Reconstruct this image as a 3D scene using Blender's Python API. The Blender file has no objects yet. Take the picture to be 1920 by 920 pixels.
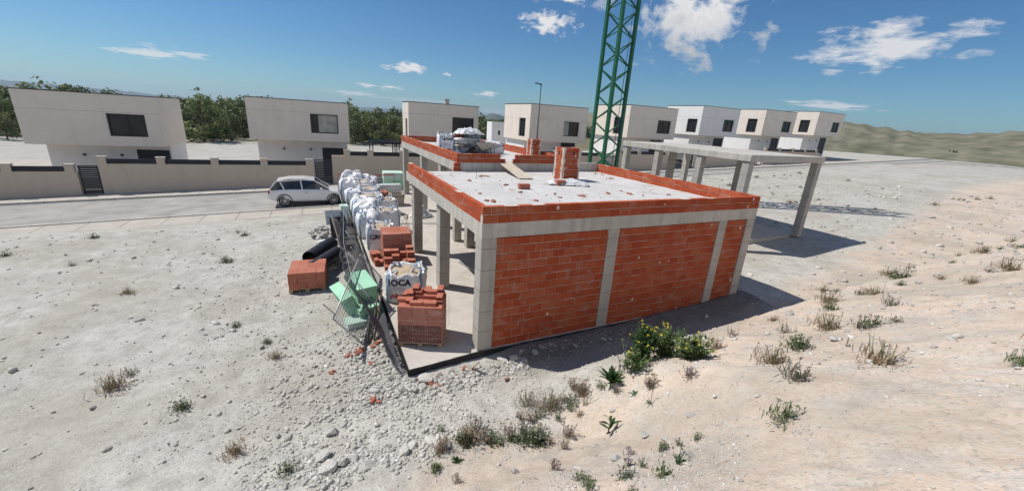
import bpy, bmesh, math, random
import numpy as np
from mathutils import Vector, Matrix, Euler, noise
random.seed(11)
rng = np.random.default_rng(5)
S = bpy.context.scene
COL = S.collection
R = math.radians

# ------------------------------------------------------------------ scene / camera
W = bpy.data.worlds.new("World"); S.world = W; W.use_nodes = True
S.view_settings.view_transform = 'Standard'; S.view_settings.look = 'None'
S.view_settings.exposure = 0.22; S.view_settings.gamma = 1.0
S.view_settings.use_curve_mapping = False
S.render.engine = 'CYCLES'
S.cycles.max_bounces = 6; S.cycles.transparent_max_bounces = 16
S.cycles.volume_bounces = 0
S.cycles.caustics_reflective = False; S.cycles.caustics_refractive = False

CAM = Vector((-3.017, -7.496, 5.199))
cd = bpy.data.cameras.new("camera"); cam = bpy.data.objects.new("camera", cd); COL.objects.link(cam)
RX = Vector((0.90144563, -0.4284219, 0.062052))
RD = Vector((-0.07680938, -0.29936282, -0.9510427))
RF = Vector((0.42602359, 0.85254711, -0.30276612))
cam.matrix_world = Matrix(((RX.x, -RD.x, -RF.x, CAM.x), (RX.y, -RD.y, -RF.y, CAM.y), (RX.z, -RD.z, -RF.z, CAM.z), (0, 0, 0, 1)))
cd.sensor_fit = 'HORIZONTAL'; cd.sensor_width = 36.0; cd.lens = 36.0 * 742.3 / 1920.0
cd.clip_start = 0.05; cd.clip_end = 20000
S.camera = cam

# ------------------------------------------------------------------ light
SUN_EL = 54.0
SDIR = Vector((0.78 * math.cos(R(SUN_EL)), -0.626 * math.cos(R(SUN_EL)), -math.sin(R(SUN_EL)))).normalized()
sl = bpy.data.lights.new("sun", 'SUN'); so = bpy.data.objects.new("sun", sl); COL.objects.link(so)
sl.energy = 4.0; sl.angle = R(0.5); sl.color = (1.0, 0.955, 0.885)
so.rotation_mode = 'QUATERNION'; so.rotation_quaternion = SDIR.to_track_quat('-Z', 'Y')
SAZ = math.atan2(-SDIR.x, -SDIR.y)      # compass angle of the sun, from +Y towards +X

# ------------------------------------------------------------------ node helpers
class NT:
    def __init__(s, tree): s.t = tree; s.n = tree.nodes; s.l = tree.links
    def add(s, typ, **kw):
        n = s.n.new(typ)
        for k, v in kw.items():
            if k == 'inp':
                for a, b in v.items():
                    if hasattr(b, 'is_output'): s.l.new(b, n.inputs[a])
                    else: n.inputs[a].default_value = b
            else: setattr(n, k, v)
        return n
    def math(s, op, a, b=0.0, clamp=False):
        n = s.add('ShaderNodeMath', operation=op); n.use_clamp = clamp
        for i, v in enumerate((a, b)):
            if hasattr(v, 'is_output'): s.l.new(v, n.inputs[i])
            else: n.inputs[i].default_value = v
        return n.outputs[0]
    def vmath(s, op, a, b):
        n = s.add('ShaderNodeVectorMath', operation=op)
        for i, v in enumerate((a, b)):
            if hasattr(v, 'is_output'): s.l.new(v, n.inputs[i])
            else: n.inputs[i].default_value = v
        return n.outputs['Value'] if op in ('DOT_PRODUCT', 'LENGTH') else n.outputs[0]
    def mix(s, fac, a, b, blend='MIX'):
        n = s.add('ShaderNodeMix', data_type='RGBA', blend_type=blend)
        for k, v in ((0, fac), (6, a), (7, b)):
            if hasattr(v, 'is_output'): s.l.new(v, n.inputs[k])
            else:
                if k: v = (*v, 1.0) if len(v) == 3 else v
                n.inputs[k].default_value = v
        return n.outputs[2]
    def ramp(s, fac, stops, interp='LINEAR'):
        n = s.add('ShaderNodeValToRGB'); n.color_ramp.interpolation = interp
        e = n.color_ramp.elements
        while len(e) < len(stops): e.new(0.5)
        for i, (p, c) in enumerate(stops):
            e[i].position = p; e[i].color = (*c, 1.0) if not isinstance(c, (int, float)) else (c, c, c, 1)
        s.l.new(fac, n.inputs[0]); return n.outputs[0]
    def noise(s, vec, scale, detail=4.0, rough=0.55, dist=0.0):
        n = s.add('ShaderNodeTexNoise', inp={'Scale': scale, 'Detail': detail, 'Roughness': rough, 'Distortion': dist})
        s.l.new(vec, n.inputs['Vector']); return n.outputs[0]
    def vor(s, vec, scale, out='Distance', feature='F1'):
        n = s.add('ShaderNodeTexVoronoi', feature=feature, inp={'Scale': scale}); s.l.new(vec, n.inputs['Vector']); return n.outputs[out]
    def scale(s, vec, sc):
        n = s.add('ShaderNodeMapping'); n.inputs['Scale'].default_value = sc; s.l.new(vec, n.inputs['Vector']); return n.outputs[0]
    def bump(s, h, strength, dist=0.02, normal=None):
        n = s.add('ShaderNodeBump', inp={'Strength': strength, 'Distance': dist}); s.l.new(h, n.inputs['Height'])
        if normal is not None: s.l.new(normal, n.inputs['Normal'])
        return n.outputs[0]

def newmat(name):
    m = bpy.data.materials.new(name); m.use_nodes = True
    nt = NT(m.node_tree); b = m.node_tree.nodes['Principled BSDF']
    tc = nt.add('ShaderNodeTexCoord'); oi = nt.add('ShaderNodeObjectInfo')
    off = nt.vmath('SCALE', (13.0, 7.0, 5.0), (0, 0, 0)); nt.l.new(oi.outputs['Random'], off.node.inputs['Scale'])
    vec = nt.vmath('ADD', tc.outputs['Object'], off)
    return m, nt, b, tc, vec

def pm(name, ca, cb, scale=3.0, rough=0.85, detail=5.0, bump=0.0, bscale=30.0, bdist=0.01, contrast=(0.35, 0.65), metallic=0.0,
       rnd=0.0, spec=0.3, sheen=0.0, streak=0.0, streak_col=(0.1, 0.1, 0.1), coat=0.0):
    m, nt, b, tc, vec = newmat(name)
    f = nt.noise(vec, scale, detail)
    c = nt.ramp(f, [(contrast[0], ca), (contrast[1], cb)])
    if streak:
        sv = nt.scale(vec, (6.0, 6.0, 0.5)); st = nt.noise(sv, 1.0, 5.0, 0.6)
        c = nt.mix(nt.math('MULTIPLY', nt.ramp(st, [(0.5, 0.0), (0.75, 1.0)]), streak), c, streak_col)
    if rnd:
        at = nt.add('ShaderNodeAttribute', attribute_name='rnd')
        k = nt.math('ADD', nt.math('MULTIPLY', nt.math('SUBTRACT', at.outputs['Fac'], 0.5), 2 * rnd), 1.0)
        g = nt.add('ShaderNodeCombineColor'); [nt.l.new(k, g.inputs[i]) for i in range(3)]
        c = nt.mix(1.0, c, g.outputs[0], 'MULTIPLY')
    nt.l.new(c, b.inputs['Base Color'])
    b.inputs['Roughness'].default_value = rough; b.inputs['Metallic'].default_value = metallic
    b.inputs['Specular IOR Level'].default_value = spec
    if coat: b.inputs['Coat Weight'].default_value = coat
    if bump:
        h = nt.noise(vec, bscale, 4.0); nt.l.new(nt.bump(h, bump, bdist), b.inputs['Normal'])
    return m

M = {}
def brick_mat(name, reds, dust=0.35, flute=True):
    m, nt, b, tc, vec = newmat(name)
    at = nt.add('ShaderNodeAttribute', attribute_name='rnd')
    c = nt.ramp(at.outputs['Fac'], [(0.0, reds[0]), (0.35, reds[1]), (0.7, reds[2]), (1.0, reds[3])])
    n1 = nt.noise(vec, 9.0, 5.0, 0.6)
    c = nt.mix(nt.ramp(n1, [(0.4, 0.0), (0.75, 0.35)]), c, (0.30, 0.08, 0.035))
    n2 = nt.noise(vec, 3.1, 6.0, 0.7)
    c = nt.mix(nt.math('MULTIPLY', nt.ramp(n2, [(0.55, 0.0), (0.72, 1.0)]), dust), c, (0.52, 0.40, 0.33))
    nt.l.new(c, b.inputs['Base Color']); b.inputs['Roughness'].default_value = 0.9; b.inputs['Specular IOR Level'].default_value = 0.15
    h = nt.noise(vec, 60.0, 3.0)
    nrm = nt.bump(h, 0.25, 0.006)
    if flute:
        sx = nt.add('ShaderNodeSeparateXYZ'); nt.l.new(tc.outputs['Object'], sx.inputs[0])
        w = nt.math('SINE', nt.math('MULTIPLY', sx.outputs[2], 2 * math.pi / 0.0333))
        nrm = nt.bump(w, 0.9, 0.007, nrm)
    nt.l.new(nrm, b.inputs['Normal']); return m

M['block'] = brick_mat('fired_clay_block', [(0.42, 0.076, 0.031), (0.47, 0.092, 0.038), (0.50, 0.108, 0.045), (0.49, 0.14, 0.068)], 0.42)
M['brick'] = brick_mat('hollow_brick_clay', [(0.40, 0.14, 0.095), (0.43, 0.16, 0.108), (0.46, 0.175, 0.12), (0.48, 0.2, 0.14)], 0.2, False)
M['hole'] = pm('brick_hole_dark', (0.10, 0.03, 0.02), (0.16, 0.05, 0.03), 8)
M['mortar'] = pm('mortar', (0.52, 0.41, 0.33), (0.66, 0.57, 0.48), 6, 0.95, bump=0.5, bscale=50)

def concrete(name, ca, cb, boards=0.0, stain=0.4, axis=2):
    m, nt, b, tc, vec = newmat(name)
    n1 = nt.noise(vec, 1.3, 6.0, 0.65); n2 = nt.noise(vec, 14.0, 5.0, 0.6)
    c = nt.ramp(n1, [(0.3, ca), (0.7, cb)])
    c = nt.mix(nt.ramp(n2, [(0.45, 0.0), (0.8, 0.3)]), c, tuple(x * 0.72 for x in ca))
    sv = nt.scale(vec, (5.0, 5.0, 0.35)); st = nt.noise(sv, 1.0, 5.0, 0.6)
    c = nt.mix(nt.math('MULTIPLY', nt.ramp(st, [(0.5, 0.0), (0.78, 1.0)]), stain), c, tuple(x * 0.6 for x in ca))
    if boards:
        sx = nt.add('ShaderNodeSeparateXYZ'); nt.l.new(tc.outputs['Object'], sx.inputs[0])
        fr = nt.math('FRACT', nt.math('DIVIDE', nt.math('ADD', sx.outputs[axis], 10.0), boards))
        ln = nt.ramp(fr, [(0.0, 1.0), (0.035, 0.0), (0.965, 0.0), (1.0, 1.0)])
        c = nt.mix(nt.math('MULTIPLY', ln, 0.7), c, tuple(x * 0.4 for x in ca))
    nt.l.new(c, b.inputs['Base Color']); b.inputs['Roughness'].default_value = 0.9; b.inputs['Specular IOR Level'].default_value = 0.2
    pit = nt.noise(vec, 70.0, 3.0)
    # marks of the form boards: narrow upright bands of differing tone
    sb = nt.add('ShaderNodeSeparateXYZ'); nt.l.new(tc.outputs['Object'], sb.inputs[0])
    bd = nt.math('FLOOR', nt.math('DIVIDE', nt.math('ADD', sb.outputs[0], sb.outputs[1]), 0.14)); wn = nt.add('ShaderNodeTexWhiteNoise', noise_dimensions='1D'); nt.l.new(bd, wn.inputs['W'])
    g = nt.add('ShaderNodeCombineColor'); k = nt.math('ADD', nt.math('MULTIPLY', wn.outputs[0], 0.16 if axis == 2 else 0.0), 0.88); [nt.l.new(k, g.inputs[i]) for i in range(3)]
    if stain > 0.3: nt.l.new(nt.mix(1.0, c, g.outputs[0], 'MULTIPLY'), b.inputs['Base Color'])
    nt.l.new(nt.bump(pit, 0.3, 0.006), b.inputs['Normal']); return m
M['concrete'] = concrete('formed_concrete', (0.45, 0.42, 0.37), (0.60, 0.565, 0.505), 0.0, 0.6)
M['column'] = concrete('column_concrete', (0.42, 0.395, 0.35), (0.54, 0.51, 0.455), 0.5, 0.55)
M['slab'] = concrete('floor_concrete', (0.44, 0.40, 0.355), (0.58, 0.54, 0.49), 0.0, 0.15)

def roofmat():
    m, nt, b, tc, vec = newmat('roof_screed')
    n1 = nt.noise(vec, 0.9, 6.0, 0.65); n2 = nt.noise(vec, 4.2, 6.0, 0.7); n3 = nt.noise(vec, 24.0, 4.0)
    c = nt.ramp(n1, [(0.3, (0.50, 0.487, 0.465)), (0.7, (0.62, 0.607, 0.585))])
    c = nt.mix(nt.ramp(n2, [(0.54, 0.0), (0.7, 0.65)]), c, (0.38, 0.34, 0.30))
    c = nt.mix(nt.ramp(n3, [(0.62, 0.0), (0.7, 0.55)]), c, (0.40, 0.33, 0.28))
    pv = nt.vor(vec, 1.15); pn = nt.noise(vec, 7.0, 4.0)
    sp = nt.ramp(nt.math('ADD', pv, nt.math('MULTIPLY', nt.math('SUBTRACT', pn, 0.5), 0.3)), [(0.05, 0.85), (0.2, 0.0)])
    c = nt.mix(sp, c, (0.36, 0.27, 0.22))
    nt.l.new(c, b.inputs['Base Color']); b.inputs['Roughness'].default_value = 0.93; b.inputs['Specular IOR Level'].default_value = 0.1
    nt.l.new(nt.bump(n2, 0.5, 0.02), b.inputs['Normal']); return m
M['roof'] = roofmat()

def groundmat():
    m, nt, b, tc, vec = newmat('rubble_soil')
    vec = tc.outputs['Object']
    sx = nt.add('ShaderNodeSeparateXYZ'); nt.l.new(vec, sx.inputs[0])
    x, y = sx.outputs[0], sx.outputs[1]
    n0 = nt.noise(vec, 0.55, 5.0, 0.6); n1b = nt.noise(nt.vmath('ADD', vec, (7.0, 3.0, 0.0)), 1.5, 6.0, 0.65); n1 = nt.noise(vec, 2.6, 6.0, 0.65); n2 = nt.noise(vec, 13.0, 5.0, 0.65); n3 = nt.noise(vec, 60.0, 3.0)
    grey = nt.ramp(n1, [(0.28, (0.33, 0.315, 0.275)), (0.5, (0.45, 0.435, 0.39)), (0.72, (0.56, 0.54, 0.485))])
    sand = nt.ramp(n1, [(0.28, (0.53, 0.41, 0.31)), (0.5, (0.61, 0.485, 0.38)), (0.75, (0.63, 0.535, 0.445))])
    # the pale sandy bank starts beyond a wandering line (seen on the ground itself)
    line = nt.math('ADD', nt.math('ADD', y, nt.math('MULTIPLY', nt.math('SUBTRACT', n0, 0.5), 2.4)), nt.math('MULTIPLY', nt.math('SUBTRACT', n1, 0.5), 1.6))
    k = nt.math('SUBTRACT', line, nt.math('MULTIPLY', x, 0.2))     # shifts with x
    f = nt.ramp(nt.math('DIVIDE', nt.math('SUBTRACT', -2.3, k), 1.0), [(0.0, 0.0), (1.0, 1.0)])
    near = nt.ramp(nt.math('DIVIDE', nt.math('ADD', y, 12.0), 20.0), [(0.0, 1.0), (0.9, 1.0), (1.0, 0.0)])
    c = nt.mix(nt.math('MULTIPLY', f, nt.math('MULTIPLY', near, nt.ramp(n1b, [(0.35, 0.35), (0.55, 0.95)]))), grey, sand)
    st = nt.vor(vec, 34.0, 'Color'); sb = nt.add('ShaderNodeSeparateColor'); nt.l.new(st, sb.inputs[0])
    c = nt.mix(nt.ramp(sb.outputs[0], [(0.6, 0.0), (0.95, 0.35)]), c, (0.62, 0.60, 0.56))
    c = nt.mix(nt.ramp(sb.outputs[1], [(0.8, 0.0), (0.97, 0.45)]), c, (0.27, 0.25, 0.22))
    c = nt.mix(nt.ramp(n2, [(0.55, 0.0), (0.78, 0.45)]), c, (0.30, 0.27, 0.23))
    blot = nt.noise(nt.vmath('ADD', vec, (31.0, 11.0, 0.0)), 0.38, 7.0, 0.68)
    c = nt.mix(nt.ramp(blot, [(0.38, 0.5), (0.56, 0.0)]), c, (0.33, 0.29, 0.235))
    # dark backfill by the house wall with the wall's shade painted in, edge wandering
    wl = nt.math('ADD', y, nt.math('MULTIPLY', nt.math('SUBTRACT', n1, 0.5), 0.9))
    wall_shade = nt.math('MULTIPLY', nt.ramp(nt.math('DIVIDE', nt.math('ADD', wl, 1.25), 1.0), [(0.0, 0.0), (0.7, 1.0)]), nt.math('MULTIPLY', nt.ramp(nt.math('DIVIDE', nt.math('SUBTRACT', x, 0.2), 1.0), [(0.0, 0.0), (0.8, 1.0)]), nt.math('LESS_THAN', y, 0.6)))
    wall_shade = nt.math('MULTIPLY', wall_shade, nt.math('LESS_THAN', x, 9.6))
    c = nt.mix(nt.math('MULTIPLY', wall_shade, nt.ramp(n2, [(0.35, 0.9), (0.75, 0.5)])), c, (0.10, 0.095, 0.09))
    # far plain: scrub
    far = nt.ramp(nt.math('DIVIDE', y, 130.0), [(0.7, 0.0), (0.86, 1.0)])
    scrub = nt.ramp(n1, [(0.3, (0.09, 0.10, 0.05)), (0.7, (0.26, 0.22, 0.14))])
    c = nt.mix(far, c, scrub)
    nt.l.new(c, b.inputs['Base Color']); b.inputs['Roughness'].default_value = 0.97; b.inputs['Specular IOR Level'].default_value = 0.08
    vd = nt.vor(vec, 34.0)
    nr = nt.bump(n2, 0.45, 0.03); nr = nt.bump(nt.math('SUBTRACT', 1.0, vd), 0.45, 0.012, nr); nr = nt.bump(n3, 0.5, 0.012, nr)
    nt.l.new(nr, b.inputs['Normal']); return m
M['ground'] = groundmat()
M['stone'] = pm('limestone', (0.40, 0.38, 0.34), (0.56, 0.54, 0.50), 5, 0.95, bump=0.6, bscale=25, rnd=0.25)
M['shard'] = brick_mat('broken_clay', [(0.30, 0.10, 0.065), (0.36, 0.13, 0.085), (0.40, 0.17, 0.12), (0.42, 0.23, 0.18)], 0.8, False)
M['road'] = pm('pale_road', (0.25, 0.24, 0.225), (0.40, 0.385, 0.355), 0.9, 0.95, detail=9, contrast=(0.25, 0.7), bump=0.2, bscale=60)
M['pave'] = concrete('pavement_concrete', (0.42, 0.38, 0.33), (0.52, 0.48, 0.42), 1.5, 0.25, axis=0)
M['kerb'] = concrete('kerb_concrete', (0.48, 0.44, 0.39), (0.58, 0.54, 0.48), 1.0, 0.2, axis=0)

def renderwall(name, base):
    m, nt, b, tc, vec = newmat(name)
    n1 = nt.noise(vec, 0.7, 5.0, 0.6); sv = nt.scale(vec, (1.0, 1.0, 9.0)); n2 = nt.noise(sv, 1.2, 4.0)
    c = nt.ramp(n1, [(0.3, tuple(x * 0.93 for x in base)), (0.7, base)])
    c = nt.mix(nt.ramp(n2, [(0.5, 0.0), (0.8, 0.25)]), c, tuple(x * 0.82 for x in base))
    sv2 = nt.scale(vec, (2.2, 2.2, 0.22)); n3 = nt.noise(sv2, 1.0, 6.0, 0.65)
    c = nt.mix(nt.ramp(n3, [(0.52, 0.0), (0.8, 0.4)]), c, tuple(x * 0.62 for x in base))
    nt.l.new(c, b.inputs['Base Color']); b.inputs['Roughness'].default_value = 0.85; b.inputs['Specular IOR Level'].default_value = 0.2
    nt.l.new(nt.bump(nt.noise(vec, 40.0, 3.0), 0.15, 0.01), b.inputs['Normal']); return m
M['beige'] = renderwall('beige_render', (0.80, 0.715, 0.62))
M['sandwall'] = renderwall('sand_masonry', (0.58, 0.485, 0.39))
M['white'] = renderwall('white_render', (0.80, 0.79, 0.77))
M['greyrender'] = renderwall('grey_render', (0.46, 0.45, 0.44))
M['dark'] = pm('anthracite_metal', (0.022, 0.025, 0.032), (0.032, 0.036, 0.044), 3, 0.5, spec=0.4)
M['void'] = pm('dark_recess', (0.02, 0.021, 0.025), (0.03, 0.03, 0.035), 2, 0.9)
M['glass'] = pm('window_glass', (0.012, 0.015, 0.018), (0.03, 0.034, 0.038), 0.8, 0.06, spec=0.3)
M['curtain'] = pm('curtain_cloth', (0.32, 0.31, 0.28), (0.5, 0.48, 0.44), 3, 0.9)
M['green_steel'] = pm('green_painted_steel', (0.006, 0.085, 0.034), (0.010, 0.125, 0.05), 5, 0.45, spec=0.5)
M['steel'] = pm('galvanised_steel', (0.40, 0.40, 0.40), (0.55, 0.55, 0.55), 10, 0.5, metallic=0.5)
M['darksteel'] = pm('rusty_dark_steel', (0.06, 0.055, 0.05), (0.14, 0.11, 0.09), 10, 0.65, metallic=0.3)
M['net'] = pm('black_shade_net', (0.075, 0.075, 0.085), (0.13, 0.13, 0.145), 25, 0.85, bump=0.4, bscale=40)
_b = M['net'].node_tree.nodes['Principled BSDF']; _b.inputs['Alpha'].default_value = 0.60     # woven net lets some light through
M['membrane'] = pm('black_membrane', (0.012, 0.012, 0.014), (0.03, 0.03, 0.034), 8, 0.6, bump=0.4, bscale=40)
def clothmat():
    m, nt, b, tc, vec = newmat('woven_white_plastic')
    n1 = nt.noise(vec, 3.0, 5.0, 0.6)
    c = nt.ramp(n1, [(0.3, (0.74, 0.74, 0.75)), (0.65, (0.84, 0.84, 0.84))])
    n2 = nt.noise(vec, 1.7, 6.0, 0.7)
    c = nt.mix(nt.ramp(n2, [(0.58, 0.0), (0.8, 0.5)]), c, (0.45, 0.40, 0.34))
    nt.l.new(c, b.inputs['Base Color']); b.inputs['Roughness'].default_value = 0.55
    h = nt.noise(vec, 7.0, 5.0, 0.6, 1.2); nt.l.new(nt.bump(h, 0.9, 0.05), b.inputs['Normal']); return m
M['bag'] = clothmat()
M['strap'] = pm('blue_strap', (0.16, 0.27, 0.42), (0.26, 0.38, 0.52), 5, 0.7)
M['sandfill'] = pm('sand_rubble', (0.38, 0.29, 0.19), (0.56, 0.46, 0.34), 9, 0.95, bump=0.8, bscale=20, bdist=0.03)
M['ink'] = pm('black_ink', (0.02, 0.02, 0.025), (0.03, 0.03, 0.035), 3, 0.7)
M['inkred'] = pm('red_ink', (0.42, 0.03, 0.03), (0.5, 0.05, 0.04), 3, 0.7)
M['inkgrey'] = pm('grey_ink', (0.22, 0.22, 0.24), (0.3, 0.3, 0.32), 3, 0.7)
M['wood'] = pm('raw_timber', (0.32, 0.21, 0.12), (0.48, 0.35, 0.22), 6, 0.85, bump=0.3, bscale=20)
M['palewood'] = pm('pale_plank', (0.50, 0.42, 0.32), (0.62, 0.54, 0.43), 5, 0.85)
M['foam'] = pm('green_insulation_foam', (0.30, 0.58, 0.40), (0.38, 0.68, 0.48), 1.2, 0.8, bump=0.15, bscale=60)
M['foampale'] = pm('pale_green_foam', (0.48, 0.66, 0.56), (0.58, 0.74, 0.64), 2, 0.8)
M['blackpipe'] = pm('black_corrugated_pipe', (0.014, 0.014, 0.016), (0.03, 0.03, 0.034), 5, 0.45)
M['cement'] = pm('cement_crusted_metal', (0.32, 0.29, 0.24), (0.46, 0.42, 0.36), 7, 0.9, bump=0.5, bscale=30)
M['rubber'] = pm('rubber', (0.012, 0.012, 0.012), (0.025, 0.025, 0.025), 9, 0.8)
M['carpaint'] = pm('white_car_paint', (0.74, 0.74, 0.74), (0.78, 0.78, 0.78), 1, 0.25, spec=0.5, coat=0.6)
M['greypaint'] = pm('grey_car_paint', (0.16, 0.17, 0.19), (0.19, 0.2, 0.22), 1, 0.3, spec=0.5, metallic=0.4, coat=0.6)
M['carglass'] = pm('car_glass', (0.012, 0.014, 0.018), (0.02, 0.024, 0.03), 1, 0.04, spec=0.8)
M['rim'] = pm('alloy', (0.45, 0.45, 0.46), (0.55, 0.55, 0.56), 3, 0.35, metallic=0.8)
M['lamp'] = pm('headlamp_lens', (0.5, 0.52, 0.55), (0.65, 0.67, 0.7), 8, 0.1, spec=0.8)
M['taillamp'] = pm('red_lens', (0.35, 0.02, 0.02), (0.45, 0.03, 0.03), 8, 0.15, spec=0.8)
def filmmat():
    m, nt, b, tc, vec = newmat('stretch_film')
    b.inputs['Base Color'].default_value = (0.75, 0.72, 0.70, 1); b.inputs['Roughness'].default_value = 0.22
    n1 = nt.noise(nt.scale(vec, (2.0, 2.0, 7.0)), 1.6, 5.0, 0.6, 0.8)
    nt.l.new(nt.ramp(n1, [(0.42, 0.04), (0.8, 0.22)]), b.inputs['Alpha'])
    nt.l.new(nt.bump(n1, 0.3, 0.03), b.inputs['Normal']); return m
M['film'] = filmmat()
M['sheet'] = pm('crumpled_pale_sheet', (0.55, 0.56, 0.57), (0.72, 0.73, 0.74), 6, 0.35, bump=0.7, bscale=10, bdist=0.04)
M['packprint'] = None
def packmat():
    m, nt, b, tc, vec = newmat('printed_wrap')
    v = nt.vor(nt.scale(tc.outputs['Object'], (1.0, 1.0, 1.6)), 9.0); n = nt.noise(vec, 16.0, 2.0)
    c = nt.mix(nt.ramp(nt.math('ADD', v, nt.math('MULTIPLY', n, 0.4)), [(0.42, 1.0), (0.5, 0.0)]), (0.62, 0.66, 0.66), (0.10, 0.12, 0.14))
    nt.l.new(c, b.inputs['Base Color']); b.inputs['Roughness'].default_value = 0.4; return m
M['packprint'] = packmat()
def leafmat(name, a, bb, c2):
    m, nt, b, tc, vec = newmat(name)
    at = nt.add('ShaderNodeAttribute', attribute_name='rnd')
    c = nt.ramp(at.outputs['Fac'], [(0.0, a), (0.6, bb), (1.0, c2)])
    oi = nt.add('ShaderNodeObjectInfo'); g = nt.add('ShaderNodeCombineColor'); k = nt.math('ADD', nt.math('MULTIPLY', oi.outputs['Random'], 0.5), 0.72)
    nt.l.new(nt.math('MULTIPLY', k, 1.04), g.inputs[0]); nt.l.new(k, g.inputs[1]); nt.l.new(nt.math('MULTIPLY', k, 0.95), g.inputs[2])
    c = nt.mix(1.0, c, g.outputs[0], 'MULTIPLY')
    nt.l.new(c, b.inputs['Base Color']); b.inputs['Roughness'].default_value = 0.65; b.inputs['Specular IOR Level'].default_value = 0.25
    b.inputs['Subsurface Weight'].default_value = 0.0
    tr = nt.add('ShaderNodeBsdfTranslucent'); nt.l.new(c, tr.inputs[0])
    mx = nt.add('ShaderNodeMixShader'); mx.inputs[0].default_value = 0.22
    out = m.node_tree.nodes['Material Output']
    nt.l.new(b.outputs[0], mx.inputs[1]); nt.l.new(tr.outputs[0], mx.inputs[2]); nt.l.new(mx.outputs[0], out.inputs[0]); return m
M['leaf'] = leafmat('broad_leaf', (0.04, 0.085, 0.03), (0.075, 0.15, 0.05), (0.125, 0.21, 0.08))
M['leaf_b'] = leafmat('pale_leaf', (0.07, 0.12, 0.04), (0.13, 0.20, 0.07), (0.21, 0.28, 0.11))
M['weed'] = leafmat('weed_leaf', (0.075, 0.11, 0.05), (0.125, 0.17, 0.08), (0.21, 0.24, 0.125))
M['dry'] = leafmat('dry_grass', (0.22, 0.165, 0.105), (0.34, 0.265, 0.18), (0.46, 0.385, 0.29))
M['mauve'] = leafmat('mauve_twigs', (0.20, 0.16, 0.14), (0.29, 0.24, 0.21), (0.38, 0.33, 0.28))
M['pine'] = leafmat('pine_needles', (0.05, 0.075, 0.035), (0.13, 0.17, 0.075), (0.25, 0.28, 0.14))
M['pine_b'] = leafmat('pine_needles_olive', (0.06, 0.08, 0.033), (0.15, 0.19, 0.075), (0.27, 0.29, 0.13))
M['bark'] = pm('bark', (0.10, 0.075, 0.055), (0.18, 0.14, 0.11), 6, 0.95, bump=0.5, bscale=14)
M['stem'] = pm('green_stem', (0.07, 0.11, 0.045), (0.12, 0.16, 0.07), 8, 0.8)
M['yellow'] = pm('yellow_petals', (0.62, 0.46, 0.03), (0.72, 0.58, 0.06), 8, 0.7)
M['lilac'] = pm('lilac_petals', (0.36, 0.28, 0.5), (0.46, 0.38, 0.6), 8, 0.7)
M['whitepetal'] = pm('white_petals', (0.6, 0.6, 0.55), (0.72, 0.72, 0.66), 8, 0.7)
M['hill'] = pm('scrub_hill', (0.05, 0.065, 0.045), (0.13, 0.14, 0.10), 0.02, 0.97, detail=9)
M['rockhill'] = pm('rocky_hill', (0.09, 0.10, 0.055), (0.26, 0.23, 0.165), 0.10, 0.97, detail=10, contrast=(0.3, 0.75))
M['terrain_far'] = M['hill']

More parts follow.
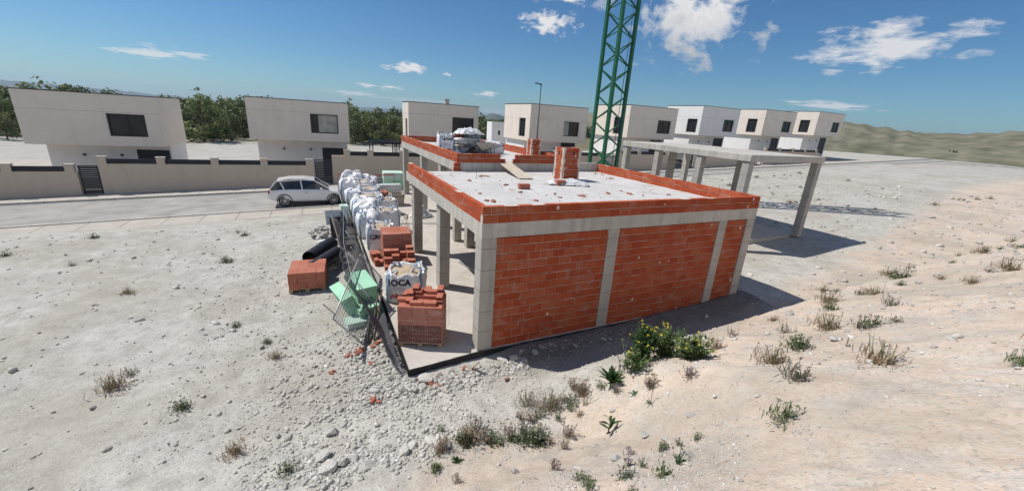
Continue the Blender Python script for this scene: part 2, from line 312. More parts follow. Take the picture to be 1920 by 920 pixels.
# ------------------------------------------------------------------ mesh builder
class MB:
    def __init__(s): s.v = []; s.f = []; s.r = []; s.m = []
    def add(s, vs, fs, rnd=None, mi=0):
        o = len(s.v); s.v += [tuple(v) for v in vs]
        r = random.random() if rnd is None else rnd
        for f in fs: s.f.append(tuple(i + o for i in f)); s.r.append(r); s.m.append(mi)
    def box(s, a, b, rnd=None, mi=0):
        x0, y0, z0 = a; x1, y1, z1 = b
        s.add([(x0,y0,z0),(x1,y0,z0),(x1,y1,z0),(x0,y1,z0),(x0,y0,z1),(x1,y0,z1),(x1,y1,z1),(x0,y1,z1)],
              [(0,3,2,1),(4,5,6,7),(0,1,5,4),(1,2,6,5),(2,3,7,6),(3,0,4,7)], rnd, mi)
    def obox(s, c, size, rot=(0,0,0), rnd=None, mi=0):
        m = Euler(rot).to_matrix(); c = Vector(c); h = [q / 2 for q in size]
        vs = [c + m @ Vector((sx*h[0], sy*h[1], sz*h[2])) for sz in (-1,1) for sx, sy in ((-1,-1),(1,-1),(1,1),(-1,1))]
        s.add(vs, [(0,3,2,1),(4,5,6,7),(0,1,5,4),(1,2,6,5),(2,3,7,6),(3,0,4,7)], rnd, mi)
    def bar(s, p, q, w, h=None, rnd=None, mi=0):
        p = Vector(p); q = Vector(q); d = q - p; L = d.length
        if L < 1e-6: return
        h = h or w; m = d.to_track_quat('X', 'Z').to_matrix(); c = (p + q) / 2
        vs = [c + m @ Vector((sx*L/2, sy*w/2, sz*h/2)) for sz in (-1,1) for sx, sy in ((-1,-1),(1,-1),(1,1),(-1,1))]
        s.add(vs, [(0,3,2,1),(4,5,6,7),(0,1,5,4),(1,2,6,5),(2,3,7,6),(3,0,4,7)], rnd, mi)
    def tube(s, pts, rad, n=8, rnd=None, mi=0, caps=True):
        pts = [Vector(p) for p in pts]; rads = rad if isinstance(rad, (list, tuple)) else [rad] * len(pts)
        vs = []; fs = []
        for i, p in enumerate(pts):
            d = (pts[min(i+1, len(pts)-1)] - pts[max(i-1, 0)]); q = d.to_track_quat('Z', 'Y').to_matrix()
            for k in range(n):
                a = 2*math.pi*k/n; vs.append(p + q @ Vector((math.cos(a)*rads[i], math.sin(a)*rads[i], 0)))
        for i in range(len(pts)-1):
            for k in range(n):
                fs.append((i*n+k, i*n+(k+1)%n, (i+1)*n+(k+1)%n, (i+1)*n+k))
        if caps: fs.append(tuple(reversed(range(n)))); fs.append(tuple(range((len(pts)-1)*n, len(pts)*n)))
        s.add(vs, fs, rnd, mi)
    def quad(s, a, b, c, d, rnd=None, mi=0): s.add([a, b, c, d], [(0,1,2,3)], rnd, mi)
    def build(s, name, mats, parent=None, smooth=False, bevel=0.0, loc=None):
        me = bpy.data.meshes.new(name); me.from_pydata(s.v, [], s.f)
        mats = mats if isinstance(mats, (list, tuple)) else [mats]
        for m in mats: me.materials.append(m)
        if s.f:
            at = me.attributes.new('rnd', 'FLOAT', 'FACE'); at.data.foreach_set('value', s.r)
            me.polygons.foreach_set('material_index', s.m)
            if smooth: me.polygons.foreach_set('use_smooth', [True]*len(s.f))
        me.update()
        o = bpy.data.objects.new(name, me); COL.objects.link(o)
        if parent is not None: o.parent = parent
        if loc is not None: o.location = loc
        if bevel:
            bv = o.modifiers.new('bevel', 'BEVEL'); bv.width = bevel; bv.segments = 2; bv.limit_method = 'ANGLE'
        return o

def tag(o, label, cat, group=None):
    o['label'] = label; o['category'] = cat
    if group: o['group'] = group
    return o
def thing(name, label, cat, loc=(0,0,0), rz=0.0, group=None):
    o = bpy.data.objects.new(name, None); COL.objects.link(o); o.location = loc; o.rotation_euler = (0,0,rz)
    o.empty_display_size = 0.2
    return tag(o, label, cat, group)
def struct(o, kind='structure'): o['kind'] = kind; return o
def dup(root, loc, rz=0.0, label=None, group=None, scale=None, rot=None):
    r = root.copy(); COL.objects.link(r); r.location = loc; r.rotation_euler = rot if rot else (0,0,rz)
    if scale is not None: r.scale = (scale,)*3 if isinstance(scale, (int, float)) else scale
    if label: r['label'] = label
    if group: r['group'] = group
    for ch in list(root.children):
        c = ch.copy(); COL.objects.link(c); c.parent = r
        for g in list(ch.children):
            d = g.copy(); COL.objects.link(d); d.parent = c
    return r
def sstep(a, b, x):
    t = np.clip((np.asarray(x, float) - a) / (b - a), 0, 1); return t*t*(3-2*t)
def vnoise(x, y, seed=0):
    xi = np.floor(x).astype(int); yi = np.floor(y).astype(int); fx = x - xi; fy = y - yi
    fx = fx*fx*(3-2*fx); fy = fy*fy*(3-2*fy)
    def hh(a, b):
        n = (a*374761393 + b*668265263 + seed*974634777) & 0x7fffffff
        n = ((n ^ (n >> 13)) * 1274126177) & 0x7fffffff
        return ((n ^ (n >> 16)) & 0xffff) / 65535.0
    return (hh(xi, yi)*(1-fx)+hh(xi+1, yi)*fx)*(1-fy) + (hh(xi, yi+1)*(1-fx)+hh(xi+1, yi+1)*fx)*fy
def fbm(x, y, seed=0, oct=4):
    s = 0; a = 1.0; t = 0
    for i in range(oct):
        s = s + a*(vnoise(x, y, seed+i)-0.5); t += a; a *= 0.5; x = x*2.03+1.7; y = y*2.03+3.1
    return s/t
def street(x): return -0.25 + 0.038*np.clip(x, -60, 90)
def height(x, y):
    x = np.asarray(x, float); y = np.asarray(y, float)
    site = -0.15 + 0.045*np.clip(x-4, 0, 60) - 0.02*np.clip(-2-x, 0, 20)
    # bank towards the viewer: gravel apron on the left, a cut sandy bank with a crest on the right
    d = np.clip(-1.2 - y, 0, None)
    left = 0.20*np.minimum(d, 2.2) + 0.76*np.clip(d-2.2, 0, None)
    right = 0.95*np.minimum(d, 0.78) + 0.515*np.clip(d-0.78, 0, None)
    k = sstep(0.6, 2.4, x)
    bank = left*(1-k) + right*k
    bank = np.minimum(bank, 4.4 + 0.05*d)
    bank = bank*(1-0.35*sstep(-5, -14, x))
    z = site + bank
    z = z + 0.35*fbm(x*0.16, y*0.16, 21)*sstep(-4.0, -8.0, x)*sstep(15, 12, y) + 0.5*fbm(x*0.12, y*0.12, 23)*sstep(8, 13, x)*sstep(2.5, 0, y)
    n = 0.10*fbm(x*1.3, y*1.3, 3) + 0.07*fbm(x*5, y*5, 9, 3)
    inside = sstep(-1.9, -1.4, x)*sstep(9.3, 8.9, x)*sstep(-0.06, 0.2, y)*sstep(21, 20.4, y)
    z = z + n*(0.6+0.8*sstep(-1, -3, y))*(1-inside) - 0.08*inside
    z = z + 0.13*sstep(-0.95, -0.1, y)*sstep(0.2, 1.0, x)*sstep(10, 9, x)*sstep(0.4, 0.0, y)
    # street level and beyond
    t = sstep(13.5, 17.0, y)*sstep(0, -3, x) + sstep(19.8, 20.8, y)*(1-sstep(0, -3, x))
    t = np.clip(t, 0, 1)
    z = z*(1-t) + (street(x)-0.05)*t
    g = sstep(42, 85, y); z = z*(1-g) + (-3.2 + 1.0*fbm(x/60, y/60, 5))*g
    e = sstep(90, 260, np.hypot(x, y)); z = z*(1-e) + np.minimum(z, 0.0)*e*0 + (-3.2 - 0.002*np.hypot(x, y))*e
    return z
def H(x, y): return float(height(np.array([x]), np.array([y]))[0])
# ------------------------------------------------------------------ sky with clouds
nt = NT(W.node_tree); bg = W.node_tree.nodes['Background']
sky = nt.add('ShaderNodeTexSky', sky_type='NISHITA'); sky.sun_disc = False
sky.sun_elevation = R(SUN_EL); sky.sun_rotation = SAZ; sky.altitude = 100; sky.air_density = 1.0; sky.dust_density = 0.25; sky.ozone_density = 3.0
tc = nt.add('ShaderNodeTexCoord'); dvec = tc.outputs['Generated']
mask = None; shade = None
def cloud(az, el, w, h, seed, thick=1.0, nscale=1.0, soft=0.5):
    global mask
    a, e = R(az), R(el)
    d = (math.sin(a)*math.cos(e), math.cos(a)*math.cos(e), math.sin(e))
    u = (math.cos(a), -math.sin(a), 0.0)
    v = (-math.sin(a)*math.sin(e), -math.cos(a)*math.sin(e), math.cos(e))
    q = nt.vmath('SUBTRACT', dvec, d)
    U = nt.math('DIVIDE', nt.vmath('DOT_PRODUCT', q, u), R(w)); V = nt.math('DIVIDE', nt.vmath('DOT_PRODUCT', q, v), R(h))
    # flatter underneath
    V = nt.math('MAXIMUM', V, nt.math('MULTIPLY', V, 1.7)) if False else V
    r = nt.math('SQRT', nt.math('ADD', nt.math('MULTIPLY', U, U), nt.math('MULTIPLY', V, V)))
    cmb = nt.add('ShaderNodeCombineXYZ', inp={0: nt.math('MULTIPLY', U, 1.0*nscale), 1: nt.math('MULTIPLY', V, 0.75*nscale), 2: float(seed)})
    n = nt.noise(cmb.outputs[0], 1.7, 9.0, 0.62, 0.25)
    val = nt.math('ADD', nt.math('SUBTRACT', 1.0, r), nt.math('MULTIPLY', nt.math('SUBTRACT', n, 0.5), 2.9))
    mk = nt.math('MULTIPLY', nt.ramp(val, [(0.28, 0.0), (0.28+soft, 1.0)]), thick)
    mask = mk if mask is None else nt.math('MAXIMUM', mask, mk)
    return U, V, n
bigU, bigV, bigN = cloud(47.8, 12.9, 9.6, 6.2, 1, 1.0, 1.5, 0.45)
cloud(29.6, 11.9, 4.2, 1.75, 4, 1.0, 1.3)
cloud(31.0, 14.9, 5.0, 1.2, 7, 1.0, 1.3)
cloud(36.0, 14.3, 2.0, 1.1, 9, 0.35, 1.2)
cloud(11.3, 5.45, 3.6, 0.8, 12, 1.0, 1.0)
cloud(16.5, 5.1, 0.8, 0.28, 15, 0.8, 1.0)
cloud(6.4, 2.95, 1.6, 0.36, 17, 0.85, 1.0)
cloud(9.2, 2.95, 2.4, 0.4, 20, 0.85, 1.1)
cloud(5.0, 1.9, 4.5, 0.42, 23, 0.6, 1.3)
cloud(21.6, 3.05, 2.2, 0.5, 27, 0.9, 1.0)
cloud(12.0, 1.6, 9.0, 0.35, 31, 0.3, 2.0)
cloud(27.0, 0.9, 16.0, 0.5, 33, 0.35, 3.0)
cloud(-14.0, 4.2, 5.0, 0.7, 37, 0.8, 1.3)
cloud(-20.0, 9.5, 6.0, 1.3, 41, 0.8, 1.3)
cloud(66.0, 9.0, 9.0, 2.6, 45, 0.9, 1.4)
cloud(62.0, 3.6, 6.0, 0.6, 48, 0.7, 1.4)
cloud(165.0, 34.0, 42.0, 20.0, 51, 1.0, 2.0, 0.4)  # clouds from here on are unseen, added behind the camera to brighten shaded fronts
cloud(225.0, 30.0, 34.0, 18.0, 57, 1.0, 2.0, 0.4)
cloud(115.0, 28.0, 26.0, 14.0, 63, 1.0, 1.8, 0.4)
# thick cumulus is grey where it is deep and towards its base
belly = nt.ramp(nt.math('SUBTRACT', nt.math('ADD', nt.math('MULTIPLY', bigN, 1.3), -0.35), nt.math('MULTIPLY', bigV, 0.35)), [(0.25, 0.0), (0.62, 1.0)])
near_big = nt.ramp(nt.math('ABSOLUTE', bigU), [(0.0, 1.0), (0.9, 1.0), (1.25, 0.0)])
ccol = nt.mix(nt.math('MULTIPLY', belly, nt.math('MULTIPLY', near_big, 0.8)), (7.6, 7.6, 7.7), (4.4, 4.6, 4.9))
hsv = nt.add('ShaderNodeHueSaturation', inp={'Hue': 0.5, 'Saturation': 1.12, 'Value': 1.0}); nt.l.new(sky.outputs[0], hsv.inputs['Color'])
tint = nt.mix(1.0, hsv.outputs[0], (0.47, 0.675, 0.82), 'MULTIPLY')
skc = nt.mix(nt.math('MINIMUM', mask, 1.0), tint, ccol)
nt.l.new(skc, bg.inputs[0]); bg.inputs[1].default_value = 0.09

# ------------------------------------------------------------------ ground sheet
def axis(pts):
    out = []
    for a, b, st in pts: out += list(np.arange(a, b, st))
    return np.array(out + [pts[-1][1]])
xs = axis([(-8000,-2000,1500),(-2000,-400,200),(-400,-80,20),(-80,-16,2.0),(-16,-5,0.35),(-5,4,0.055),(4,12,0.16),(12,40,1.0),(40,120,5),(120,600,30),(600,2000,200),(2000,8000,1500)])
ys = axis([(-600,-60,60),(-60,-14,3),(-14,-8,0.4),(-8,2.2,0.055),(2.2,8,0.13),(8,26,0.4),(26,60,2.0),(60,300,10),(300,1000,70),(1000,9000,1000)])
X, Y = np.meshgrid(xs, ys); Z = height(X, Y)
me = bpy.data.meshes.new('ground'); nx, ny = len(xs), len(ys)
co = np.stack([X, Y, Z], -1).reshape(-1, 3)
idx = np.arange(nx*ny).reshape(ny, nx)
fc = np.stack([idx[:-1,:-1], idx[:-1,1:], idx[1:,1:], idx[1:,:-1]], -1).reshape(-1, 4)
me.vertices.add(len(co)); me.vertices.foreach_set('co', co.ravel())
me.loops.add(fc.size); me.loops.foreach_set('vertex_index', fc.ravel())
me.polygons.add(len(fc)); me.polygons.foreach_set('loop_start', np.arange(0, fc.size, 4)); 
me.polygons.foreach_set('use_smooth', np.ones(len(fc), bool)); me.update(calc_edges=True); me.validate()
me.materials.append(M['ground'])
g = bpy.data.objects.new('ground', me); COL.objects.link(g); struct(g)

# street: one sheet 4 mm and more above the ground, pavements with kerbs both sides
def strip(name, x0, x1, y0, y1, dz, mat, thick=0.0, step=4.0):
    mb = MB(); n = max(1, int((x1-x0)/step))
    for i in range(n):
        a = x0+(x1-x0)*i/n; b = x0+(x1-x0)*(i+1)/n; za = float(street(a))+dz; zb = float(street(b))+dz
        mb.quad((a,y0,za),(b,y0,zb),(b,y1,zb),(a,y1,za), rnd=.5)
        if thick:
            mb.quad((a,y0,za-thick),(b,y0,zb-thick),(b,y0,zb),(a,y0,za), rnd=.5)
            mb.quad((b,y1,zb-thick),(a,y1,za-thick),(a,y1,za),(b,y1,zb), rnd=.5)
    if thick:
        for x, s in ((x0,1),(x1,-1)):
            z = float(street(x))+dz; mb.quad((x,y1,z-thick),(x,y0,z-thick),(x,y0,z),(x,y1,z), rnd=.5)
    return struct(mb.build(name, mat))
strip('road', -80, 90, 20.9, 23.3, 0.0, M['road'])
strip('parking_bay', -60, -2.0, 17.6, 20.9, 0.004, M['road'])
strip('pavement', -80, 90, 23.45, 25.0, 0.10, M['pave'], 0.3)
strip('kerb', -80, 90, 23.3, 23.45, 0.115, M['kerb'], 0.3)
strip('verge', -60, -2.0, 15.9, 17.45, 0.03, M['pave'], 0.2)
strip('verge_kerb', -60, -2.0, 17.45, 17.6, 0.08, M['kerb'], 0.3)

# ------------------------------------------------------------------ hills far off
def ridge(name, dist, az0, az1, prof, base, mat, n=160, depth=0.25, seed=1):
    mb = MB(); rows = 7; vs = []
    for i in range(n+1):
        az = az0 + (az1-az0)*i/n; a = R(az)
        e = prof(az); top = CAM.z + dist*math.tan(R(e))
        rg = 0.5*noise.noise((az*1.1, seed, 0)) + 0.25*noise.noise((az*3.7, seed, 3)) + 0.12*noise.noise((az*9.1, seed, 6))
        for j in range(rows+1):
            t = j/rows; dd = dist*(1 - depth*(1-t)); wob = noise.noise((az*1.3, t*2, seed+9))*0.05*math.sin(t*math.pi)
            z = base + (top + rg*dist*0.006 - base)*max(0, (t**0.8 + wob))
            vs.append((CAM.x+math.sin(a)*dd, CAM.y+math.cos(a)*dd, z))
    fs = []
    for i in range(n):
        for j in range(rows):
            p = i*(rows+1)+j; fs.append((p, p+rows+1, p+rows+2, p+1))
    # back side so that the ridge has depth
    o = len(vs)
    for i in range(n+1):
        az = az0 + (az1-az0)*i/n; a = R(az); vs.append((CAM.x+math.sin(a)*dist*(1+depth), CAM.y+math.cos(a)*dist*(1+depth), base))
    for i in range(n): fs.append((i*(rows+1)+rows, (i+1)*(rows+1)+rows, o+i+1, o+i))
    mb.add(vs, fs, 0.5)
    return struct(mb.build(name, mat, smooth=True))
def bell(az, c, w, h): return h*math.exp(-((az-c)/w)**2)
ridge('mountains', 5600, -50, 95, lambda a: -0.12+bell(a,9.3,5,0.36)+bell(a,2,6,0.22)+bell(a,-25,12,0.6)+bell(a,40,14,0.8)+bell(a,70,18,0.9), -40, M['hill'], 260, 0.12, 2)
ridge('hills', 2300, 17, 95, lambda a: -0.5+bell(a,22.9,1.3,0.62)+bell(a,24.5,4,0.45)+bell(a,20.5,2,0.3)+bell(a,31,5,0.7)+bell(a,60,15,1.0), -20, M['hill'], 200, 0.2, 5)
ridge('rocky_hill', 420, 30, 95, lambda a: -1.5+bell(a,36.5,3.2,3.0)+bell(a,47,5.5,4.0)+bell(a,62,9,3.4)+bell(a,80,10,3.4), -4, M['rockhill'], 220, 0.3, 8)

# ------------------------------------------------------------------ air
hz = MB(); hz.box((-7500,-900,-60),(8200,8600,150)); hb = hz.build('haze', []); hb['kind'] = 'stuff'
hm = bpy.data.materials.new('air'); hm.use_nodes = True; hn = NT(hm.node_tree); hm.node_tree.nodes.remove(hm.node_tree.nodes['Principled BSDF'])
pv = hn.add('ShaderNodeVolumePrincipled'); pv.inputs['Color'].default_value = (0.58, 0.78, 1.0, 1); pv.inputs['Density'].default_value = 0.00011; pv.inputs['Anisotropy'].default_value = 0.25
hn.l.new(pv.outputs[0], hm.node_tree.nodes['Material Output'].inputs['Volume']); hb.data.materials.append(hm)
hb.display_type = 'WIRE'

# ------------------------------------------------------------------ stones
def stone_mesh(seed, sub=1):
    bm = bmesh.new(); bmesh.ops.create_icosphere(bm, subdivisions=sub, radius=1.0)
    r = random.Random(seed); planes = []
    for _ in range(9):
        v = Vector((r.gauss(0,1), r.gauss(0,1), r.gauss(0,1))).normalized(); planes.append((v, r.uniform(0.36, 0.8)))
    for v in bm.verts:
        for n, d in planes:
            k = v.co.dot(n)
            if k > d: v.co -= n*(k-d)
        v.co *= 1+0.08*r.uniform(-1,1)
        v.co.z *= 0.62
    vs = np.array([v.co[:] for v in bm.verts]); fs = np.array([[v.index for v in f.verts] for f in bm.faces]); bm.free(); return vs, fs
SV = [stone_mesh(i, 1) for i in range(8)]
def scatter(name, P, sizes, mat, kind='stuff'):
    V = []; F = []; Rn = []; o = 0
    for (x, y, z), s in zip(P, sizes):
        vs, fs = SV[rng.integers(8)]
        a = rng.uniform(0, 6.28); c, sn = math.cos(a), math.sin(a)
        sc = s*rng.uniform(0.7, 1.3, 3)
        v = vs*sc; v = np.stack([v[:,0]*c-v[:,1]*sn, v[:,0]*sn+v[:,1]*c, v[:,2]], 1) + (x, y, z+0.15*s)
        V.append(v); F.append(fs+o); o += len(vs); Rn.append(np.full(len(fs), rng.random()))
    V = np.concatenate(V); F = np.concatenate(F); Rn = np.concatenate(Rn)
    me = bpy.data.meshes.new(name); me.vertices.add(len(V)); me.vertices.foreach_set('co', V.ravel())
    me.loops.add(F.size); me.loops.foreach_set('vertex_index', F.ravel()); me.polygons.add(len(F)); me.polygons.foreach_set('loop_start', np.arange(0, F.size, 3))
    me.update(calc_edges=True); me.validate()
    at = me.attributes.new('rnd', 'FLOAT', 'FACE'); at.data.foreach_set('value', Rn[:len(me.polygons)])
    me.materials.append(mat); o = bpy.data.objects.new(name, me); COL.objects.link(o); o['kind'] = kind; return o
pts = []; szs = []
def okground(x, y): return not (-1.66 < x < 9.3 and -0.22 < y < 21)
for _ in range(21000):
    if rng.random() < 0.62: x = rng.uniform(-4.6, 4.6); y = -7.0 + 7.2*rng.random()**0.75
    elif rng.random() < 0.6: x = rng.uniform(-6, -1.7); y = rng.uniform(-1, 9)
    else: x = rng.uniform(-14, 16); y = rng.uniform(-7, 3)
    if not okground(x, y): continue
    # fewer on the smooth sand of the bank, more on the rubble
    sand = y < -2.6+0.2*x+1.2*(vnoise(np.array([x*0.8]), np.array([y*0.8]), 4)[0]-0.5)
    if sand and rng.random() < 0.55: continue
    d = math.hypot(x-CAM.x, y-CAM.y)
    s = float(np.clip(rng.lognormal(-4.65, 0.65), 0.004, 0.06)) * (0.75 if sand else 1.0)
    pts.append((x, y, H(x, y))); szs.append(s)
for _ in range(3200):
    x = rng.uniform(-4.4, 0.6); y = rng.uniform(-2.9, -0.5)
    if vnoise(np.array([x*1.6]), np.array([y*1.6]), 19)[0] < 0.42: continue
    pts.append((x, y, H(x, y))); szs.append(float(np.clip(rng.lognormal(-4.0, 0.55), 0.008, 0.06)))
for _ in range(900):
    x = rng.uniform(-4.2, -1.7); y = rng.uniform(-2.6, 2.4)
    pts.append((x, y, H(x, y))); szs.append(float(np.clip(rng.lognormal(-3.5, 0.5), 0.012, 0.075)))
for _ in range(2600):       # the rubble belt beside the slab
    t = rng.random(); x = -1.9+rng.normal(0,0.45)-0.5*rng.random(); y = rng.uniform(-0.9, 2.2)
    if rng.random() < 0.45: x = rng.uniform(-1.9, 1.0); y = -0.45-abs(rng.normal(0,0.28))
    if not okground(x, y): continue
    pts.append((x, y, H(x, y))); szs.append(float(np.clip(rng.lognormal(-3.6, 0.5), 0.012, 0.08)))
for _ in range(900):      # lower stony seam across the bank
    x = rng.uniform(-3.6, -0.6); y = -2.3-0.12*(x+3.2)+rng.normal(0, 0.17)
    pts.append((x, y, H(x, y))); szs.append(float(np.clip(rng.lognormal(-3.9, 0.5), 0.008, 0.05)))
for _ in range(3500):       # stony patch at the foot of the viewer, right
    x = rng.uniform(-0.9, 1.4); y = rng.uniform(-6.0, -4.2)
    if vnoise(np.array([x*2.2]), np.array([y*2.2]), 14)[0] < 0.5: continue
    pts.append((x, y, H(x, y))); szs.append(float(np.clip(rng.lognormal(-4.7, 0.5), 0.004, 0.03)))
for _ in range(1700):
    x = rng.uniform(9.6, 44); y = rng.uniform(-1, 20)
    pts.append((x, y, H(x, y))); szs.append(float(np.clip(rng.lognormal(-2.9, 0.6), 0.02, 0.22)))
for _ in range(1500):
    x = rng.uniform(3, 24); y = rng.uniform(-7, -0.5)
    pts.append((x, y, H(x, y))); szs.append(float(np.clip(rng.lognormal(-3.6, 0.6), 0.012, 0.11)))
for _ in range(1800):
    x = rng.uniform(-20, -4); y = rng.uniform(-4, 14)
    pts.append((x, y, H(x, y))); szs.append(float(np.clip(rng.lognormal(-3.5, 0.6), 0.012, 0.13)))
scatter('gravel', pts, szs, M['stone'])

# crumbs of mortar and brick dust swept about on the lower roof
rp = [(x, y, 3.075) for x, y in zip(rng.uniform(0.3, 8.9, 260), 7.7-7.3*rng.random(260)**1.3)]
scatter('roof_debris', rp, np.clip(rng.lognormal(-4.3, 0.5, 260), 0.006, 0.05), M['shard'])
# ------------------------------------------------------------------ the shell of the new house
def block_wall(mb, mo, p0, dirv, out, L, rows, T, bl=0.33, ch=0.2, z0=0.0, x_start=None, x_end=None, rec=0.002, first_off=0):
    """rows of clay blocks along dirv from p0, outer face towards out; mo collects the mortar core"""
    d = Vector(dirv); o = Vector(out); p0 = Vector(p0)
    for r in range(rows):
        a = (x_start[r] if x_start else 0.0); e = (x_end[r] if x_end else L)
        s = a - (0.5*bl if (r+first_off) % 2 else 0.0) + random.uniform(-0.02, 0.02)
        while s < e - 0.01:
            w = bl*random.choice((1, 1, 1, 1, 0.97, 1.03))
            b0 = max(s + 0.004, a); b1 = min(s + w - 0.004, e)
            if b1 - b0 > 0.04:
                j = random.uniform(0.0, 0.005); zj = random.uniform(-0.003, 0.003)
                zz0 = z0 + r*ch + 0.010 + zj; zz1 = z0 + (r+1)*ch - 0.010 + zj
                A = p0 + d*b0 + o*j; B = p0 + d*b1 + o*(j + random.uniform(0.0, 0.002)); C_ = B - o*(T+0.005); D_ = A - o*(T+0.005)
                vs = [(A.x,A.y,zz0),(B.x,B.y,zz0),(C_.x,C_.y,zz0),(D_.x,D_.y,zz0),(A.x,A.y,zz1),(B.x,B.y,zz1),(C_.x,C_.y,zz1),(D_.x,D_.y,zz1)]
                rv = random.random(); rv = rv if random.random() < 0.9 else 0.95
                mb.add(vs, [(3,2,1,0),(4,5,6,7),(0,1,5,4),(1,2,6,5),(2,3,7,6),(3,0,4,7)] if (d.cross(o)).z < 0 else [(0,1,2,3),(7,6,5,4),(4,5,1,0),(5,6,2,1),(6,7,3,2),(7,4,0,3)], rv)
                # squeezed mortar blobs on some joints
                if random.random() < 0.06:
                    c = p0 + d*(b1+0.005) + o*(j+0.002); hh = random.uniform(0.04, 0.09); ww = random.uniform(0.012, 0.04)
                    mo.obox((c.x, c.y, zz0+random.uniform(0.04,0.14)), (abs(d.x)*ww*2+abs(o.x)*0.008, abs(d.y)*ww*2+abs(o.y)*0.008, hh*1.6*random.uniform(.5,1)), (random.uniform(-.05,.05),)*3)
            s += w
        A = p0 + d*(a+0.005) - o*rec; B = p0 + d*(e-0.005) - o*rec; Cc = B - o*(T-2*rec); D_ = A - o*(T-2*rec)
        zz0, zz1 = z0+r*ch, z0+(r+1)*ch-0.012
        vs = [(A.x,A.y,zz0),(B.x,B.y,zz0),(Cc.x,Cc.y,zz0),(D_.x,D_.y,zz0),(A.x,A.y,zz1),(B.x,B.y,zz1),(Cc.x,Cc.y,zz1),(D_.x,D_.y,zz1)]
        mo.add(vs, [(0,1,2,3),(7,6,5,4),(4,5,1,0),(5,6,2,1),(6,7,3,2),(7,4,0,3)])

hs = thing('unfinished_house', 'unfinished house shell of concrete frame and red clay blocks with two flat roofs', 'house under construction', (0,0,0))
ZB, ZT, ZU = 2.74, 3.06, 3.40
RXE = 9.10          # right end of the lower roof
# ground slab with its black membrane
mb = MB()
mb.add([(-1.60,-0.17,-.2),(0,-0.02,-.2),(RXE,-0.02,-.2),(RXE,20.6,-.2),(-1.6,20.6,-.2),(-1.60,-0.17,0),(0,-0.02,0),(RXE,-0.02,0),(RXE,20.6,0),(-1.6,20.6,0)],[(4,3,2,1,0),(5,6,7,8,9),(0,1,6,5),(1,2,7,6),(2,3,8,7),(3,4,9,8),(4,0,5,9)],.5); mb.build('floor_slab', M['slab'], hs)
mb = MB()
# membrane upstand along front and left edges, uneven top
def skirt(pts, out, h0=-0.34, h1=-0.015, rel=0.05):
    n = len(pts)
    vs = []
    for i, p in enumerate(pts):
        p = Vector(p); w = noise.noise((p.x*3, p.y*3, 2))*0.03; o = Vector(out)
        vs += [p + o*(0.06+w) + Vector((0,0,h0)), p + o*(0.035+w*0.6) + Vector((0,0,h0*0.5)), p + o*(0.02+abs(w)*0.5) + Vector((0,0,h1+w*0.6)), p + o*0.008 + Vector((0,0,h1+w*0.6))]
    fs = []
    for i in range(n-1):
        for j in range(3): fs.append((i*4+j, i*4+j+1, i*4+5+j, i*4+4+j))
    mb.add(vs, fs, 0.5)
skirt([(x, -0.175+(x+1.6)*0.094 if x < 0 else -0.025, 0) for x in np.arange(-1.64, 9.2, 0.12)], (0,-1,0), -0.36, 0.012)
skirt([(-1.60, y, 0) for y in np.arange(-0.18, 20.5, 0.2)], (-1,0,0), -0.36, 0.0)
mb.build('damp_membrane', M['membrane'], hs)

def column(x0, y0, x1, y1, z0, z1):
    c = MB(); hx, hy = (x1-x0)/2, (y1-y0)/2; c.box((-hx,-hy,0),(hx,hy,z1-z0))
    o = c.build('column', M['column'], hs, bevel=0.012, loc=((x0+x1)/2,(y0+y1)/2,z0)); return o
column(0.0,0.0,0.36,0.36,0,ZB)
column(0.12,3.66,0.44,4.06,0,ZB); column(0.12,7.22,0.44,7.60,0,ZB)
column(2.28,7.30,2.62,7.66,0,ZB); column(4.9,3.7,5.25,4.05,0,ZB); column(4.9,7.3,5.25,7.6,0,ZB); column(8.6,3.7,8.95,4.05,0,ZB)
column(3.42,0.01,3.76,0.34,0,ZB); column(7.5,0.01,7.84,0.34,0,ZB); column(RXE-0.36,0.0,RXE,0.36,0,ZB)
for y in (10.5, 14.2, 19.15): column(2.05,y,2.37,y+0.42,0,3.04)
column(6.9,10.5,7.25,10.9,0,3.04); column(6.9,14.2,7.25,14.6,0,3.04); column(6.9,19.15,7.25,19.55,0,3.04); column(4.6,19.2,4.95,19.55,0,3.04); column(2.05,8.25,2.37,8.55,0,3.04)
# beams round the roofs and the roof decks
def ring(name, x0, y0, x1, y1, z0, z1, w, mat):
    b = MB()
    b.box((x0,y0,z0),(x1,y0+w,z1)); b.box((x0,y1-w,z0),(x1,y1,z1)); b.box((x0,y0+w,z0),(x0+w,y1-w,z1)); b.box((x1-w,y0+w,z0),(x1,y1-w,z1))
    return b.build(name, mat, hs)
ring('ring_beam', 0.0, 0.0, RXE, 8.0, ZB, ZT, 0.34, M['concrete'])
mb = MB(); mb.box((0.342,0.342,ZB+0.04),(RXE-0.342,7.658,ZT-0.014)); mb.build('roof_slab', M['concrete'], hs)
# screed surface, slightly uneven
mb = MB(); nx_, ny_ = 70, 62; vs = []; fs = []
for j in range(ny_+1):
    for i in range(nx_+1):
        x = 0.16+(RXE-0.32)*i/nx_; y = 0.16+(7.90-0.16)*j/ny_
        ed = max(0, 1-min(x-0.16, RXE-0.16-x, y-0.16, 7.9-y)/0.5)
        vs.append((x, y, ZT+0.008+0.012*noise.noise((x*1.2, y*1.2, 4))+0.008*noise.noise((x*4, y*4, 1))+0.02*ed*abs(noise.noise((x*5,y*5,8)))))
for j in range(ny_):
    for i in range(nx_): p = j*(nx_+1)+i; fs.append((p, p+1, p+nx_+2, p+nx_+1))
mb.add(vs, fs, .5); mb.build('roof_screed', M['roof'], hs, smooth=True)
UX0, UX1, UY0, UY1 = 2.03, 7.25, 8.02, 19.75
ring('upper_ring_beam', UX0, UY0, UX1, UY1, 3.04, ZU, 0.3, M['concrete'])
